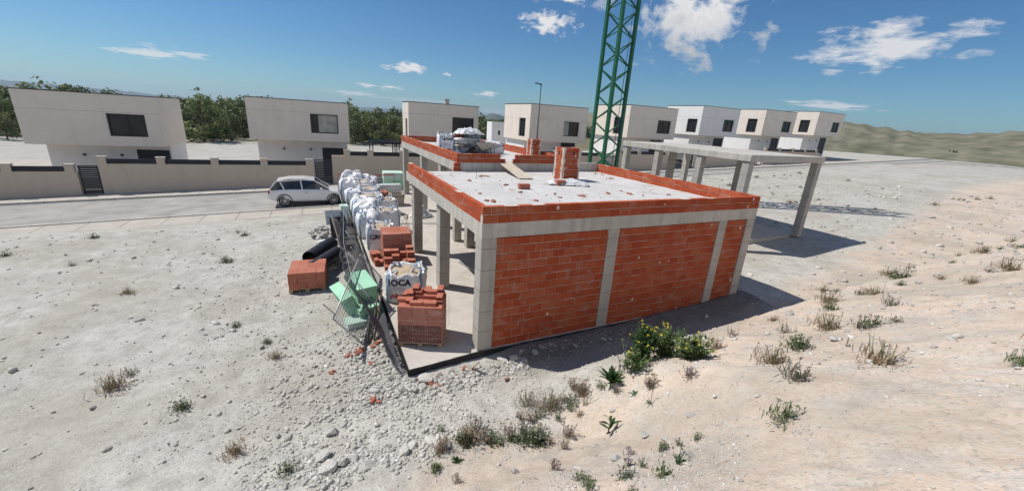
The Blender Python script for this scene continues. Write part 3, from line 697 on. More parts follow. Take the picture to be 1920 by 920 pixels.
mb = MB(); mb.box((UX0+0.302,UY0+0.302,3.08),(UX1-0.302,UY1-0.302,ZU-0.01)); mb.box((UX0+0.12,UY0+0.12,ZU),(UX1-0.12,UY1-0.12,ZU+0.012)); mb.build('upper_roof_slab', M['roof'], hs)
mb = MB(); mb.box((UX1+0.002,8.002,ZT-0.1),(RXE-0.132,8.16,3.46)); mb.build('concrete_upstand', M['concrete'], hs)
# brick infill on the street-side wall
for xa, xb in ((0.365,3.415),(3.765,7.495),(7.845,RXE-0.365)):
    b, m_ = MB(), MB(); block_wall(b, m_, (xa,0.035,0), (1,0,0), (0,-1,0), xb-xa, 14, 0.2, ch=0.1945)
    w = b.build('block_infill', M['block'], hs); m_.build('mortar_bed', M['mortar'], w)
# right hand wall
for y_, l_ in ((0.37,3.3),(4.05,3.5)):
    b, m_ = MB(), MB(); block_wall(b, m_, (RXE-0.03,y_,0), (0,1,0), (1,0,0), l_, 14, 0.2, ch=0.1945)
    w = b.build('block_infill', M['block'], hs); m_.build('mortar_bed', M['mortar'], w)
# parapets
def parapet(name, segs):
    b, m_ = MB(), MB()
    for p0, d, o, L, rows, T, kw in segs: block_wall(b, m_, p0, d, o, L, rows, T, **kw)
    w = b.build(name, M['block'], hs); m_.build('mortar_bed', M['mortar'], w); return w
kw = dict(z0=ZT+0.002, ch=0.19)
parapet('parapet', [((0.0,0.0,0),(1,0,0),(0,-1,0),RXE,2,0.13,kw), ((0.0,0.132,0),(0,1,0),(-1,0,0),7.48,2,0.13,kw), ((RXE,0.132,0),(0,1,0),(1,0,0),7.85,2,0.13,kw)])
kw2 = dict(z0=ZU+0.002, ch=0.185)
parapet('upper_parapet', [((UX0,UY0,0),(0,1,0),(-1,0,0),UY1-UY0,2,0.12,kw2), ((UX0+.122,UY1,0),(1,0,0),(0,1,0),UX1-UX0-.25,2,0.12,kw2), ((UX1,UY0+.122,0),(0,1,0),(1,0,0),UY1-UY0-.13,2,0.12,kw2),
    ((UX0+.122,UY0,0),(1,0,0),(0,-1,0),4,2,0.12,dict(kw2, x_start=[0,0], x_end=[2.0,1.77])),
    ((UX0+.122,UY0,0),(1,0,0),(0,-1,0),4,2,0.12,dict(kw2, x_start=[2.36,2.5], x_end=[UX1-UX0-.122]*2))])
parapet('toothed_pier', [((UX0-0.16,UY0-0.002,0),(1,0,0),(0,-1,0),0.3,2,0.13,dict(z0=ZT+0.004, ch=0.17, x_start=[0.0,0.06], x_end=[0.32,0.30]))])
# chimneys
def chimney(x0, y0, x1, y1, z0, rows, ch):
    b, m_ = MB(), MB(); T = 0.1; k = dict(z0=z0, ch=ch, bl=0.36)
    block_wall(b, m_, (x0,y0,0),(1,0,0),(0,-1,0), x1-x0, rows, T, first_off=1, **k); block_wall(b, m_, (x0,y1,0),(1,0,0),(0,1,0), x1-x0, rows, T, **k)
    block_wall(b, m_, (x0,y0+T,0),(0,1,0),(-1,0,0), y1-y0-2*T, rows, T, **k); block_wall(b, m_, (x1,y0+T,0),(0,1,0),(1,0,0), y1-y0-2*T, rows, T, first_off=1, **k)
    # mortar plastered over the corners
    for cx, cy in ((x0,y0),(x1,y0),(x0,y1),(x1,y1)):
        for r in range(rows*2):
            wv = random.uniform(0.05, 0.12); h = ch/2
            m_.box((cx-wv if cx == x1 else cx-0.006, (cy-0.006 if cy == y0 else cy-wv), z0+r*h), (cx+0.006 if cx == x1 else cx+wv, cy+wv if cy == y0 else cy+0.006, z0+(r+1)*h-0.002))
    cz = z0+(rows-1.2)*ch
    w = b.build('chimney_stack', M['block'], hs); m_.build('mortar_bed', M['mortar'], w)
    v = MB(); v.box(((x0+x1)/2+0.02,y0-0.012,cz),((x0+x1)/2+0.09,y0-0.004,cz+0.1)); v.build('vent_hole', M['void'], w)
    v = MB(); v.box((x0-0.012,(y0+y1)/2-0.03,cz),(x0-0.004,(y0+y1)/2+0.03,cz+0.11)); v.build('vent_hole', M['void'], w)
chimney(5.36,5.42,6.14,6.02,ZT+0.012,6,0.205)
chimney(6.42,10.0,6.96,10.45,ZU+0.014,5,0.185)
# starter bars and mortar droppings
for x, y, h in ((9.0,6.9,.3),(9.02,4.2,.25),(9.0,1.4,.3),(2.1,6.0,.12),(7.2,0.1,.15)):
    mb = MB(); mb.tube([(x,y,ZT-.02),(x+.01,y,ZT+.38+h*.3)], 0.008, 5); mb.build('starter_bar', M['darksteel'], hs)
ZR = ZT + 0.02
# ------------------------------------------------------------------ neighbour's concrete frame
fx0, fx1, fy0, fy1, fz = 13.0, 18.4, 3.2, 11.1, 4.42
fb = H(17, 7)
fr = thing('concrete_frame', 'bare grey concrete frame of a neighbouring house, flat slab on square columns', 'concrete frame', (fx0, fy0, fb))
L_ = lambda x, y, z: (x-fx0, y-fy0, z-fb)
mb = MB(); mb.box(L_(fx0,fy0,fz-0.28), L_(fx1,fy1,fz)); mb.build('roof_slab', M['concrete'], fr, bevel=0.015)
mb = MB(); mb.box(L_(fx0+0.4,fy0+0.4,fb-0.4), L_(fx1,fy1,fb+0.12)); mb.build('floor_slab', M['slab'], fr)
for x, y in ((13.05,10.7),(13.05,8.25),(13.05,5.6),(13.05,3.25),(15.2,9.3),(18.0,10.7),(18.0,3.25),(18.0,7.0)):
    c = MB(); c.box((-0.16,-0.16,0),(0.16,0.16,fz-0.28-fb-0.12)); c.build('column', M['column'], fr, bevel=0.012, loc=L_(x+0.16,y+0.16,fb+0.12))
# ------------------------------------------------------------------ crane mast
import itertools
def crane():
    s = 1.33; base = (14.85, 15.0); th = R(6); zb = H(15.5,15.5); Hh = 26.0
    root = thing('tower_crane', 'green lattice tower crane mast rising out of the picture behind the house shell', 'crane', (base[0], base[1], zb), th)
    C4 = [(0,0),(s,0),(s,s),(0,s)]
    for x, y in C4:
        m = MB(); m.box((x-0.10,y-0.10,0),(x+0.10,y+0.10,Hh)); m.build('mast_leg', M['green_steel'], root)
    bay = 1.7
    for k in range(4):
        a = C4[k]; b = C4[(k+1)%4]; m = MB(); n = int(Hh/bay)
        for i in range(n):
            z0 = i*bay; f = (k % 2)
            p, q = (a, b) if f else (b, a)
            m.bar((p[0],p[1],z0+0.05),(q[0],q[1],z0+bay/2-0.05),0.115,0.05)
            m.bar((q[0],q[1],z0+bay/2+0.05),(p[0],p[1],z0+bay-0.05),0.115,0.05)
        m.build('lattice_bracing', M['green_steel'], root)
    m = MB(); m.tube([(s-0.3,0.15,0),(s-0.28,0.12,8),(s-0.24,0.1,16),(s-0.3,0.14,Hh)],0.022,6); m.build('power_cable', M['rubber'], root)
    m = MB(); m.box((-0.5,-0.5,-0.5),(s+0.5,s+0.5,0.25)); m.build('concrete_base', M['concrete'], root)
crane()

# ------------------------------------------------------------------ the row of finished houses across the street
def window(par, x0, x1, z0, z1, y, depth=0.18, mull=(), curtain=None, axis='y', sgn=-1):
    """opening set into a wall whose outer face is at y (or x when axis='x'); frame proud of glass"""
    f = MB(); t = 0.07
    def bx(mbb, a0, a1, zz0, zz1, d0, d1):
        if axis == 'y': mbb.box((a0, min(d0,d1), zz0), (a1, max(d0,d1), zz1))
        else: mbb.box((min(d0,d1), a0, zz0), (max(d0,d1), a1, zz1))
    yi = y - sgn*depth
    o = f
    bx(o, x0, x0+t, z0, z1, yi, yi+sgn*0.07); bx(o, x1-t, x1, z0, z1, yi, yi+sgn*0.07); bx(o, x0+t, x1-t, z1-t, z1, yi, yi+sgn*0.07); bx(o, x0+t, x1-t, z0, z0+t, yi, yi+sgn*0.07)
    for mx in mull: bx(o, x0+(x1-x0)*mx-0.04, x0+(x1-x0)*mx+0.04, z0+t, z1-t, yi, yi+sgn*0.06)
    w = f.build('window', M['dark'], par)
    g_ = MB(); bx(g_, x0+t, x1-t, z0+t, z1-t, yi+sgn*0.02, yi); g_.build('pane', M['glass'], w)
    if curtain:
        c = MB(); a0 = x0+t+(x1-x0)*curtain[0]; a1 = x0+(x1-x0)*curtain[1]-t
        bx(c, a0, a1, z0+t, z1-t, yi+sgn*0.026, yi+sgn*0.022); c.build('curtain', M['curtain'], w)
def wall_with_holes(mbb, x0, x1, z0, z1, y, th, holes, axis='y', sgn=-1):
    """a wall slab of thickness th behind the face y, leaving rectangular holes open"""
    xsx = sorted({x0, x1, *[h[0] for h in holes], *[h[1] for h in holes]}); zsx = sorted({z0, z1, *[h[2] for h in holes], *[h[3] for h in holes]})
    for a, b_ in zip(xsx, xsx[1:]):
        for c, d in zip(zsx, zsx[1:]):
            if any(h[0]-1e-6 <= a and b_ <= h[1]+1e-6 and h[2]-1e-6 <= c and d <= h[3]+1e-6 for h in holes): continue
            if axis == 'y': mbb.box((a, min(y, y-sgn*th), c), (b_, max(y, y-sgn*th), d))
            else: mbb.box((min(y, y-sgn*th), a, c), (max(y, y-sgn*th), b_, d))
def house(X0, zb, label, w=6.6, depth=6.5, mat='beige', win=(0.58,0.86), side=None, chim=None, roofz=6.0, over=2.9, y0=28.0, mull=(0.5,), curtain=None, low=None, side_low=True):
    r = thing('flat_roofed_house', label, 'house', (X0, y0, zb), group='finished houses across the street')
    b = MB(); T = 0.3
    hx = [(w*win[0], w*win[1], over+0.95, over+2.0)] if win else []
    if win: hx = [(w*win[0], w*win[1], over+0.62 if side_low else over+0.9, over+2.05)]
    wall_with_holes(b, 0, w, over, roofz, 0, T, hx)
    hs_ = [(side[0], side[1], over+side[2], over+side[3])] if side else []
    wall_with_holes(b, T, depth, over, roofz, 0, T, hs_, axis='x', sgn=-1)
    b.box((w-T,T,over),(w,depth,roofz)); b.box((T,depth-T,over),(w-T,depth,roofz)); b.box((T,T,over),(w-T,depth-T,over+0.25)); b.box((T,T,roofz-0.35),(w-T,depth-T,roofz-0.12))
    # shadow gaps in the render
    b.build('upper_walls', M[mat], r)
    g_ = MB(); zj = over+2.12
    g_.box((0.0,-0.004,zj),(w,-0.001,zj+0.022)); g_.box((-0.004,0,zj),(-0.001,depth,zj+0.022)); g_.build('render_joint', M['greyrender'], r)
    cp = MB(); e = 0.03; cp.box((-e,-e,roofz+.003),(w+e,T,roofz+0.05)); cp.box((-e,depth-T,roofz+.003),(w+e,depth+e,roofz+0.05)); cp.box((-e,T,roofz+.003),(T,depth-T,roofz+0.05)); cp.box((w-T,T,roofz+.003),(w+e,depth-T,roofz+0.05))
    cp.build('parapet_cap', M['dark'], r)
    if win: window(r, hx[0][0], hx[0][1], hx[0][2], hx[0][3], 0, 0.2, mull, curtain)
    if side: window(r, side[0], side[1], over+side[2], over+side[3], 0, 0.2, (0.5,), None, axis='x')
    if win:   # something dark behind the glass
        v = MB(); v.box((hx[0][0]-.1, T+.01, hx[0][2]-.1),(hx[0][1]+.1, T+.06, hx[0][3]+.1))
        if side:
            v.build('room_interior', M['void'], r); v = MB(); v.box((T+.01, side[0]-.1, over+side[2]-.1),(T+.06, side[1]+.1, over+side[3]+.1))
        v.build('room_interior', M['void'], r)
    # recessed ground floor
    gb = MB(); ys = 1.5
    gh = [(w*0.70, w*0.97, 0, 2.45)]
    wall_with_holes(gb, 0.3, w-0.1, -0.5, over-0.003, ys, T, gh); gb.box((0.3,ys+T,-0.5),(0.6,depth,over-0.003)); gb.box((w-0.4,ys+T,-0.5),(w-0.1,depth,over-0.003)); gb.box((0.6,depth-T,-0.5),(w-0.4,depth,over-0.003))
    gb.build('ground_floor_wall', M['white' if low is None else low], r)
    d = MB(); d.box((w*0.70,ys+0.12,-0.3),(w*0.97,ys+0.2,2.45)); d.build('entrance_door', M['dark'], r)
    if side_low:
        for fx in (0.3, 0.58):
            sp = MB(); sp.obox((w*fx, ys-0.05, over-0.75),(0.12,0.09,0.14)); sp.build('wall_lamp', M['dark'], r)
    c2 = MB(); c2.box((w*0.35,ys+0.5,roofz+0.05),(w*0.35+0.01,ys+0.51,roofz+0.051))
    if chim:
        cc = MB(); x, y, s_, h = chim; cc.box((x,y,roofz-0.1),(x+s_,y+s_,roofz+h)); cc.obox((x+s_/2,y+s_/2,roofz+h+0.03),(s_*1.25,s_*1.25,0.06)); cc.build('roof_flue', M['greyrender' if chim[2] < .5 else mat], r)
    return r
ZH = lambda x: float(street(np.array(x)))+0.3
hz_ = []
house(-7.4, -0.45, 'beige flat roofed house with a curtained window, left of the pine wood gap', 6.85, 5.2, win=(0.60,0.885), curtain=(0.25,1.0), mull=(0.999,), roofz=6.0, over=3.05)
house(4.18, 0.05, 'beige flat roofed house with a small square flue, behind the raised roof', 6.3, 2.6, win=(0.61,0.93), side=(0.55,1.35,-0.2,1.7), chim=(3.35,0.6,0.36,0.42), mull=(0.43,0.66,0.82), roofz=6.0, over=2.95)
house(15.8, 0.72, 'beige flat roofed house behind the street lamp, with one window in each visible face', 6.7, 6.0, win=(0.58,0.86), side=(0.95,2.35,0.35,2.12), mull=(0.42,), curtain=(0.0,0.42), chim=(3.4,2.6,0.55,0.12), roofz=6.0, over=2.55)
house(28.0, 1.42, 'beige flat roofed house seen through and beside the green crane mast', 7.1, 6.4, win=(0.60,0.885), side=(0.95,2.5,0.3,2.1), mull=(0.5,), roofz=6.05, over=2.65)
house(39.1, 2.05, 'bright white flat roofed house at the right, beyond the house by the crane mast', 6.8, 5.6, mat='white', win=(0.60,0.88), side=(0.5,2.0,0.3,1.9), mull=(0.5,), roofz=6.1, over=2.7)
house(-19.2, -0.9, 'beige flat roofed house second from the left end of the row', 6.8, 5.4, win=(0.60,0.885), mull=(0.5,), over=2.8)
house(-31.0, -1.3, 'beige flat roofed house at the far left end of the row', 6.8, 5.4, win=(0.60,0.885), mull=(0.5,), over=2.8)
house(51.0, 2.5, 'beige flat roofed house second from the right end of the row', 6.8, 5.8, win=(0.60,0.88), side=(0.95,2.35,0.35,2.1), mull=(0.5,), over=2.7)
house(63.0, 3.0, 'beige flat roofed house at the far right end of the row', 6.8, 5.8, win=(0.60,0.88), side=(0.95,2.35,0.35,2.1), mull=(0.5,), over=2.7)
# small white building standing further back
r = thing('small_white_building', 'small plain white building with a tiny window in the gap between two beige houses', 'building', (18.95, 45, -1.0))
b = MB(); wall_with_holes(b, 0, 2.2, 0, 5.7, 0, 0.3, [(0.95,1.3,4.0,4.6)]); b.box((0,0.3,0),(0.3,1.8,5.7)); b.box((1.9,0.3,0),(2.2,1.8,5.7)); b.box((0.3,1.5,0),(1.9,1.8,5.7)); b.box((0.3,0.3,5.3),(1.9,1.5,5.5)); b.build('walls', M['white'], r)
b = MB(); b.box((0.95,0.2,4.0),(1.3,0.25,4.6)); b.build('window', M['glass'], r)
b = MB(); b.box((2.2,0.4,0),(6.5,5,5.5)); b.build('annexe', M['beige'], r)

# ------------------------------------------------------------------ garden walls on the street
def garden_wall(x0, x1, hgt, label, steps):
    zb = float(street(np.array((x0+x1)/2)))+0.0
    r = thing('garden_wall', label, 'wall', (x0, 25.0, zb), group='street walls of the finished houses')
    b = MB(); b.box((0,0.002,-0.6),(x1-x0,0.22,hgt)); b.build('masonry', M['sandwall'], r)
    L = x1-x0; xs_ = [0.0]
    for s in steps:
        xs_.append(s)
    for s in steps:
        p = MB(); p.box((s,0.0-0.012,hgt-0.3),(s+0.42,0.235,hgt+0.40)); q = p.build('pier', M['sandwall'], r)
        c = MB(); c.box((s-0.03,-0.04,hgt+0.402),(s+0.45,0.265,hgt+0.45)); c.build('coping', M['kerb'], q)
    st = sorted(steps)
    for a, c_ in zip(st, st[1:]+[L-0.0]):
        if c_-a-0.42 > 0.3:
            p = MB()
            for k in range(3): p.box((a+0.422, 0.06, hgt+0.03+k*0.1),(c_-0.002, 0.1, hgt+0.105+k*0.1))
            p.box((a+0.422,0.1,hgt+0.004),(c_-0.002,0.115,hgt+0.31)); p.build('slat_panel', M['dark'], r)
    return r
garden_wall(-2.06, 10.9, 1.93, 'sand coloured garden wall behind the bulk bags and raised roof columns', [0.85, 2.5, 4.9, 7.4, 9.8])
garden_wall(11.6, 22.6, 1.85, 'sand coloured garden wall before the house with the street lamp', [0.0, 2.7, 5.4, 8.1, 10.5])
garden_wall(24.6, 31.6, 1.70, 'sand coloured garden wall beside the slatted gate, seen under the concrete frame', [0.0, 2.6, 5.2, 6.5])
garden_wall(35.7, 47.0, 1.6, 'sand coloured garden wall to the right of the slatted gate', [0.0, 2.8, 5.6, 8.4, 10.8])
garden_wall(48.0, 60.0, 1.6, 'sand coloured garden wall at the right end of the street', [0.0, 2.8, 5.6, 8.4, 11.0])
garden_wall(-15.0, -3.3, 1.7, 'sand coloured garden wall behind the parked white car', [0.0, 2.8, 5.6, 8.4, 11.2])
garden_wall(-27.5, -16.0, 1.7, 'sand coloured garden wall at the left end of the street', [0.0, 2.8, 5.6, 8.4, 11.0])
def gate(x0, x1, h, label):
    zb = float(street(np.array((x0+x1)/2)))+0.12
    r = thing('driveway_gate', label, 'gate', (x0, 25.1, zb), group='anthracite slatted driveway gates')
    f = MB(); w = x1-x0; f.box((0,0,0),(0.07,0.06,h)); f.box((w-0.07,0,0),(w,0.06,h)); f.box((0.07,0,h-0.07),(w-0.07,0.06,h)); f.box((0.07,0,0.04),(w-0.07,0.06,0.11)); f.build('gate_frame', M['dark'], r)
    s = MB(); n = int((h-0.2)/0.125)
    for k in range(n): s.box((0.072,0.015,0.14+k*0.125),(w-0.072,0.045,0.14+k*0.125+0.1))
    s.build('slats', M['dark'], r)
gate(32.1, 35.6, 1.75, 'anthracite slatted gate beside the wall seen under the concrete frame')
gate(-3.25, -2.1, 1.75, 'narrow anthracite gate just left of the bulk bags, behind the white car')
gate(22.7, 24.5, 1.75, 'narrow anthracite gate hidden behind the crane mast foot')
gate(-15.95, -15.05, 1.7, 'narrow anthracite gate at the left end of the street')
gate(10.95, 11.55, 1.75, 'narrow anthracite gate behind the raised roof')
# low dark railing on the flat ground floor terrace beside the third house
# pergola on the terrace
pg = thing('pergola', 'black metal pergola with a slatted top on the terrace before the pine wood', 'pergola', (1.35, 29.6, -0.3))
m = MB()
for x in (0.0, 2.25, 2.05): 
    for y in (0.0, 2.2): m.box((x,y,0),(x+0.09,y+0.09,2.75))
m.build('posts', M['dark'], pg)
m = MB()
m.box((-0.05,-0.05,2.752),(2.4,0.05,2.95)); m.box((-0.05,2.2,2.752),(2.4,2.3,2.95))
for k in range(9): m.box((-0.05,0.05+k*0.24,2.77),(2.4,0.17+k*0.24,2.88))
m.build('roof_slats', M['dark'], pg)
m = MB(); m.bar((0,2.2,1.3),(2.3,2.2,1.3),0.05); m.bar((0,2.2,1.75),(2.3,2.2,1.75),0.04); m.build('rail', M['dark'], pg)
# terrace behind the wall
m = MB(); m.box((-2.0,25.3,-1.4),(10.5,40,-0.02+0.3)); struct(m.build('terrace', M['pave'])); 
m = MB(); m.box((11.6,25.3,-1.0),(24.0,40,0.55)); struct(m.build('terrace', M['pave']))
m = MB(); m.box((24.6,25.3,-1.0),(60.0,40,1.05)); struct(m.build('terrace', M['pave']))
m = MB(); m.box((-34,25.3,-2.0),(-3.2,40,-0.5)); struct(m.build('terrace', M['pave']))
# street lamp
lz = float(street(np.array(14.6)))+0.1
lp = thing('street_lamp', 'slim grey street lamp with a flat arm-mounted head', 'street lamp', (14.65, 24.3, lz))
m = MB(); m.tube([(0,0,0),(0,0,3),(0,0,7.75)],[0.075,0.06,0.04],8); m.tube([(0,0,0),(0,0,0.35)],0.1,8); m.build('pole', M['darksteel'], lp, smooth=True)
m = MB(); m.obox((-0.28,0,7.80),(0.62,0.2,0.07),(0,0.10,0)); m.obox((0.0,0,7.74),(0.12,0.12,0.1)); m.build('lamp_head', M['dark'], lp, bevel=0.01)
# ------------------------------------------------------------------ lettering
def text_mesh(txt, size, mat, name, parent, loc, rot, bold=0.0, sx=1.0, skew=0.0):
    cu = bpy.data.curves.new(name, 'FONT'); cu.body = txt; cu.size = size; cu.extrude = 0.0; cu.offset = bold; cu.align_x = 'CENTER'; cu.align_y = 'CENTER'; cu.resolution_u = 3; cu.shear = skew
    t = bpy.data.objects.new(name, cu); COL.objects.link(t)
    bpy.context.view_layer.update()
    me = bpy.data.meshes.new_from_object(t.evaluated_get(bpy.context.evaluated_depsgraph_get()))
    bpy.data.objects.remove(t); bpy.data.curves.remove(cu)
    me.materials.clear(); me.materials.append(mat)
    o = bpy.data.objects.new(name, me); COL.objects.link(o); o.parent = parent; o.location = loc; o.rotation_euler = rot; o.scale = (sx, 1, 1); return o

# ------------------------------------------------------------------ bulk bags
def sell(a, n):
    c, s = math.cos(a), math.sin(a)
    return (math.copysign(abs(c)**(2/n), c), math.copysign(abs(s)**(2/n), s))
def bulk_bag(w, d, h, seed, style='open', fill=0.86, bulge=0.07, lean=(0,0)):
    """returns (bag, fill, straps) MBs in local coords; style open / slumped / tied"""
    B, F, T = MB(), MB(), []; N = 56
    def ring(t, grow=1.0, z=None, wr=1.0):
        vs = []
        zz = h*t if z is None else z
        bl = 1 + bulge*math.sin(min(1, max(0, t))*math.pi)*1.6
        for k in range(N):
            a = 2*math.pi*k/N; x, y = sell(a, 5.5 - 2.0*min(1, t))
            nz = noise.noise((x*2.1+seed, y*2.1, zz*2.2))*0.09 + noise.noise((x*4+seed, y*4, zz*3.6+seed))*0.06 + noise.noise((x*9+seed, y*9, zz*8+seed))*0.03
            fold = noise.noise((math.cos(a)*4+seed, math.sin(a)*4, seed*1.7+zz*0.8))*0.11*max(0, t-0.35)*2
            k2 = (bl*grow) + (nz + fold)*wr
            vs.append((x*w/2*k2 + lean[0]*zz, y*d/2*k2 + lean[1]*zz, zz + noise.noise((x*2+seed, y*2, 9+zz*1.3))*0.10*t*wr))
        return vs
    rows = [ring(t, 0.93 if t == 0 else 1.0) for t in (0, 0.05, 0.18, 0.33, 0.48, 0.63, 0.76, 0.88)]
    if style == 'open':
        rim = []
        for k, v in enumerate(ring(0.97, 0.99, None, 1.3)):
            a = 2*math.pi*k/N; rim.append((v[0], v[1], v[2] + 0.05*h*noise.noise((math.cos(a)*2+seed, math.sin(a)*2, 3)) + 0.07*h*max(0, abs(math.cos(2*a)) < 0.3)))
        rows += [rim]
        inner = [(v[0]*0.93, v[1]*0.93, v[2]-0.015) for v in rim]; rows += [inner, [(v[0]*0.9, v[1]*0.9, h*fill-0.08) for v in inner]]
    elif style == 'slumped':
        rows += [ring(0.97, 0.9, None, 1.5), ring(1.0, 0.66, h*1.02, 2.4), ring(1.0, 0.4, h*1.0, 3.0), ring(1.0, 0.14, h*1.03, 2.0)]
    else:
        rows += [ring(0.98, 0.84, None, 1.5), ring(1.0, 0.5, h*1.08, 2.2), ring(1.0, 0.18, h*1.17, 1.2), ring(1.0, 0.10, h*1.25, 1.0), ring(1.0, 0.26, h*1.38, 1.6)]
    vs = [v for r in rows for v in r]; fs = []
    for i in range(len(rows)-1):
        for k in range(N): fs.append((i*N+k, i*N+(k+1)%N, (i+1)*N+(k+1)%N, (i+1)*N+k))
    if style == 'slumped': fs.append(tuple((len(rows)-1)*N+k for k in range(N)))
    B.add(vs, fs, 0.5)
    if style == 'open':
        n = 16; fv = []; ff = []
        for i in range(n+1):
            for j in range(n+1):
                u, v = -1+2*i/n, -1+2*j/n
                r_ = max(abs(u), abs(v)); q = math.hypot(u, v) or 1; sx, sy = (u*r_/q)*0.35+u*0.65, (v*r_/q)*0.35+v*0.65
                z = h*fill + 0.10*h*(1-r_**2) + 0.05*noise.noise((u*2+seed, v*2, 1)) + 0.03*noise.noise((u*6+seed, v*6, 2))
                fv.append((sx*w/2*0.97+lean[0]*z, sy*d/2*0.97+lean[1]*z, z))
        for i in range(n):
            for j in range(n): p = i*(n+1)+j; ff.append((p, p+n+1, p+n+2, p+1))
        F.add(fv, ff, 0.5)
    # straps down the corners and their lifting loops
    for sx, sy in ((-1,-1),(1,-1),(1,1),(-1,1)):
        pts = []
        for t in np.linspace(0.08, 0.95, 7):
            a = math.atan2(sy, sx); x, y = sell(a, 5.5-2.0*t); bl = 1+bulge*math.sin(t*math.pi)*1.6 + 0.035
            pts.append(Vector((x*w/2*bl+lean[0]*h*t, y*d/2*bl+lean[1]*h*t, h*t)))
        top = pts[-1]; wd = 0.035
        side = Vector((-sy, sx, 0)).normalized()
        hgt = random.uniform(0.02, 0.16)
        loop = [top, top + side*0.10*random.uniform(.4,1) + Vector((-sx*.06,-sy*.06,hgt)), top + Vector((-sx*.18,-sy*.18,hgt+0.02)), top + Vector((-sx*.26,-sy*.22,-0.02))]
        P = pts + loop[1:]
        vs2 = []; n = len(P)
        for i, p in enumerate(P):
            vs2 += [p - side*wd, p + side*wd, p + side*wd + Vector((sx,sy,0))*0.006, p - side*wd + Vector((sx,sy,0))*0.006]
        tb = MB(); T.append(tb); tb.add(vs2, [(i*4+j, i*4+(j+1)%4, i*4+4+(j+1)%4, i*4+4+j) for i in range(n-1) for j in range(4)], 0.5)
    return B, F, T
BAGG = 'bulk bags lined up along the left edge of the slab'
def put_bag(x, y, z, w, d, h, rz, seed, style, label, group=BAGG, lean=(0,0), printed=None, bulge=0.07, fill=0.86):
    w *= 1.10; d *= 1.08
    t = thing('bulk_bag', label, 'bulk bag', (x, y, z), rz, group)
    B, F, T = bulk_bag(w, d, h, seed, style, fill, bulge, lean)
    body = B.build('bag_body', M['bag'], t, smooth=True)
    def wrap(o, ax):
        sw = o.modifiers.new('hug', 'SHRINKWRAP'); sw.target = body; sw.wrap_method = 'PROJECT'; sw.use_project_x = False; sw.use_project_y = ax == 'Y'; sw.use_project_z = ax == 'Z'; sw.use_negative_direction = True; sw.use_positive_direction = True; sw.project_limit = 0.25; sw.offset = 0.012; return o
    if F.f: F.build('sand_filling', M['sandfill'], t, smooth=True)
    [q.build('lifting_strap', M['strap'], t) for q in T]
    fy = -d/2*(1+bulge*1.6+0.05)
    def qd(x0, z0, x1, z1):
        for i in range(6): a = x0+(x1-x0)*i/6; b = x0+(x1-x0)*(i+1)/6; m.quad((a,fy,z0),(b,fy,z0),(b,fy,z1),(a,fy,z1))
    if printed == 'roca':
        wrap(text_mesh('ROCA', 0.25, M['ink'], 'printed_word', t, (-0.17, fy-0.012, h*0.70), (R(90),0,0), 0.009), 'Z')
        m = MB()
        for i, (a, b) in enumerate(((-0.30,-0.02),(-0.30,0.03),(-0.27,0.0),(-0.14,0.04))): qd(a, h*(0.555-0.048*i), b, h*(0.563-0.048*i)+0.004)
        wrap(m.build('printed_lines', M['inkgrey'], t), 'Y')
        wrap(text_mesh('plast', 0.20, M['inkred'], 'printed_word', t, (-0.20, fy+0.000, h*0.28), (R(90),0,0), 0.006, skew=0.3), 'Z')
        m = MB(); qd(-0.28, h*0.175, 0.0, h*0.192); wrap(m.build('printed_underline', M['inkred'], t), 'Y')
    elif printed == 'roca_logo':
        wrap(text_mesh('ROCA', 0.22, M['ink'], 'printed_word', t, (0.12, fy-0.012, h*0.60), (R(90),0,0), 0.010), 'Z')
        m = MB(); xs0 = -0.36; z0 = h*0.52
        qd(xs0, z0, xs0+0.17, z0+0.03); qd(xs0, z0+0.14, xs0+0.17, z0+0.17); qd(xs0, z0+0.03, xs0+0.03, z0+0.14); qd(xs0+0.14, z0+0.03, xs0+0.17, z0+0.08); qd(xs0+0.07, z0+0.06, xs0+0.139, z0+0.085)
        wrap(m.build('printed_emblem', M['ink'], t), 'Y')
    elif printed == 'roof':
        wrap(text_mesh('Laroca', 0.20, M['ink'], 'printed_word', t, (0.0, fy-0.004, h*0.78), (R(90),0,0), 0.006, skew=0.2), 'Z')
        m = MB()
        for i in range(3): qd(-0.2, h*(0.53-0.045*i), 0.2, h*(0.54-0.045*i))
        wrap(m.build('printed_lines', M['inkgrey'], t), 'Y')
        wrap(text_mesh('Rosillo', 0.17, M['inkred'], 'printed_word', t, (0.0, fy-0.012, h*0.24), (R(90),0,0), 0.006), 'Z')
    return t
put_bag(-0.93, 3.42, 0, 0.92, 0.88, 0.92, R(-19), 3.1, 'open', 'open white bulk bag of pale rubble printed ROCA, standing right behind the nearest brick pallet', printed='roca', bulge=0.05)
put_bag(-1.02, 8.25, 0, 0.86, 0.9, 0.98, R(-6), 7.7, 'open', 'open white bag with black emblem and letters RO, behind the film wrapped pallet', printed='roca_logo', bulge=0.05)
put_bag(-0.42, 10.75, 0, 1.0, 0.95, 1.0, R(4), 12.3, 'open', 'square bulk bag with a big blank grey front, beside the small trestle', bulge=0.03)
put_bag(-1.28, 10.1, 0, 0.72, 1.0, 1.02, R(3), 15.9, 'slumped', 'crumpled white bulk bag squeezed between net fence and square blank bag')
put_bag(-1.22, 11.7, 0, 0.86, 0.95, 1.0, R(-5), 21.1, 'slumped', 'white bulk bag folded shut by the net fence, behind the crumpled one')
put_bag(-1.05, 13.1, 0, 1.1, 0.9, 1.0, R(-9), 25.5, 'slumped', 'white bulk bag with a long sagging fold across its top, mid row')
put_bag(-0.75, 14.3, 0, 1.25, 0.95, 1.0, R(-7), 29.2, 'open', 'wide white bulk bag with brown sand showing through its open mouth, middle of the row', bulge=0.08)
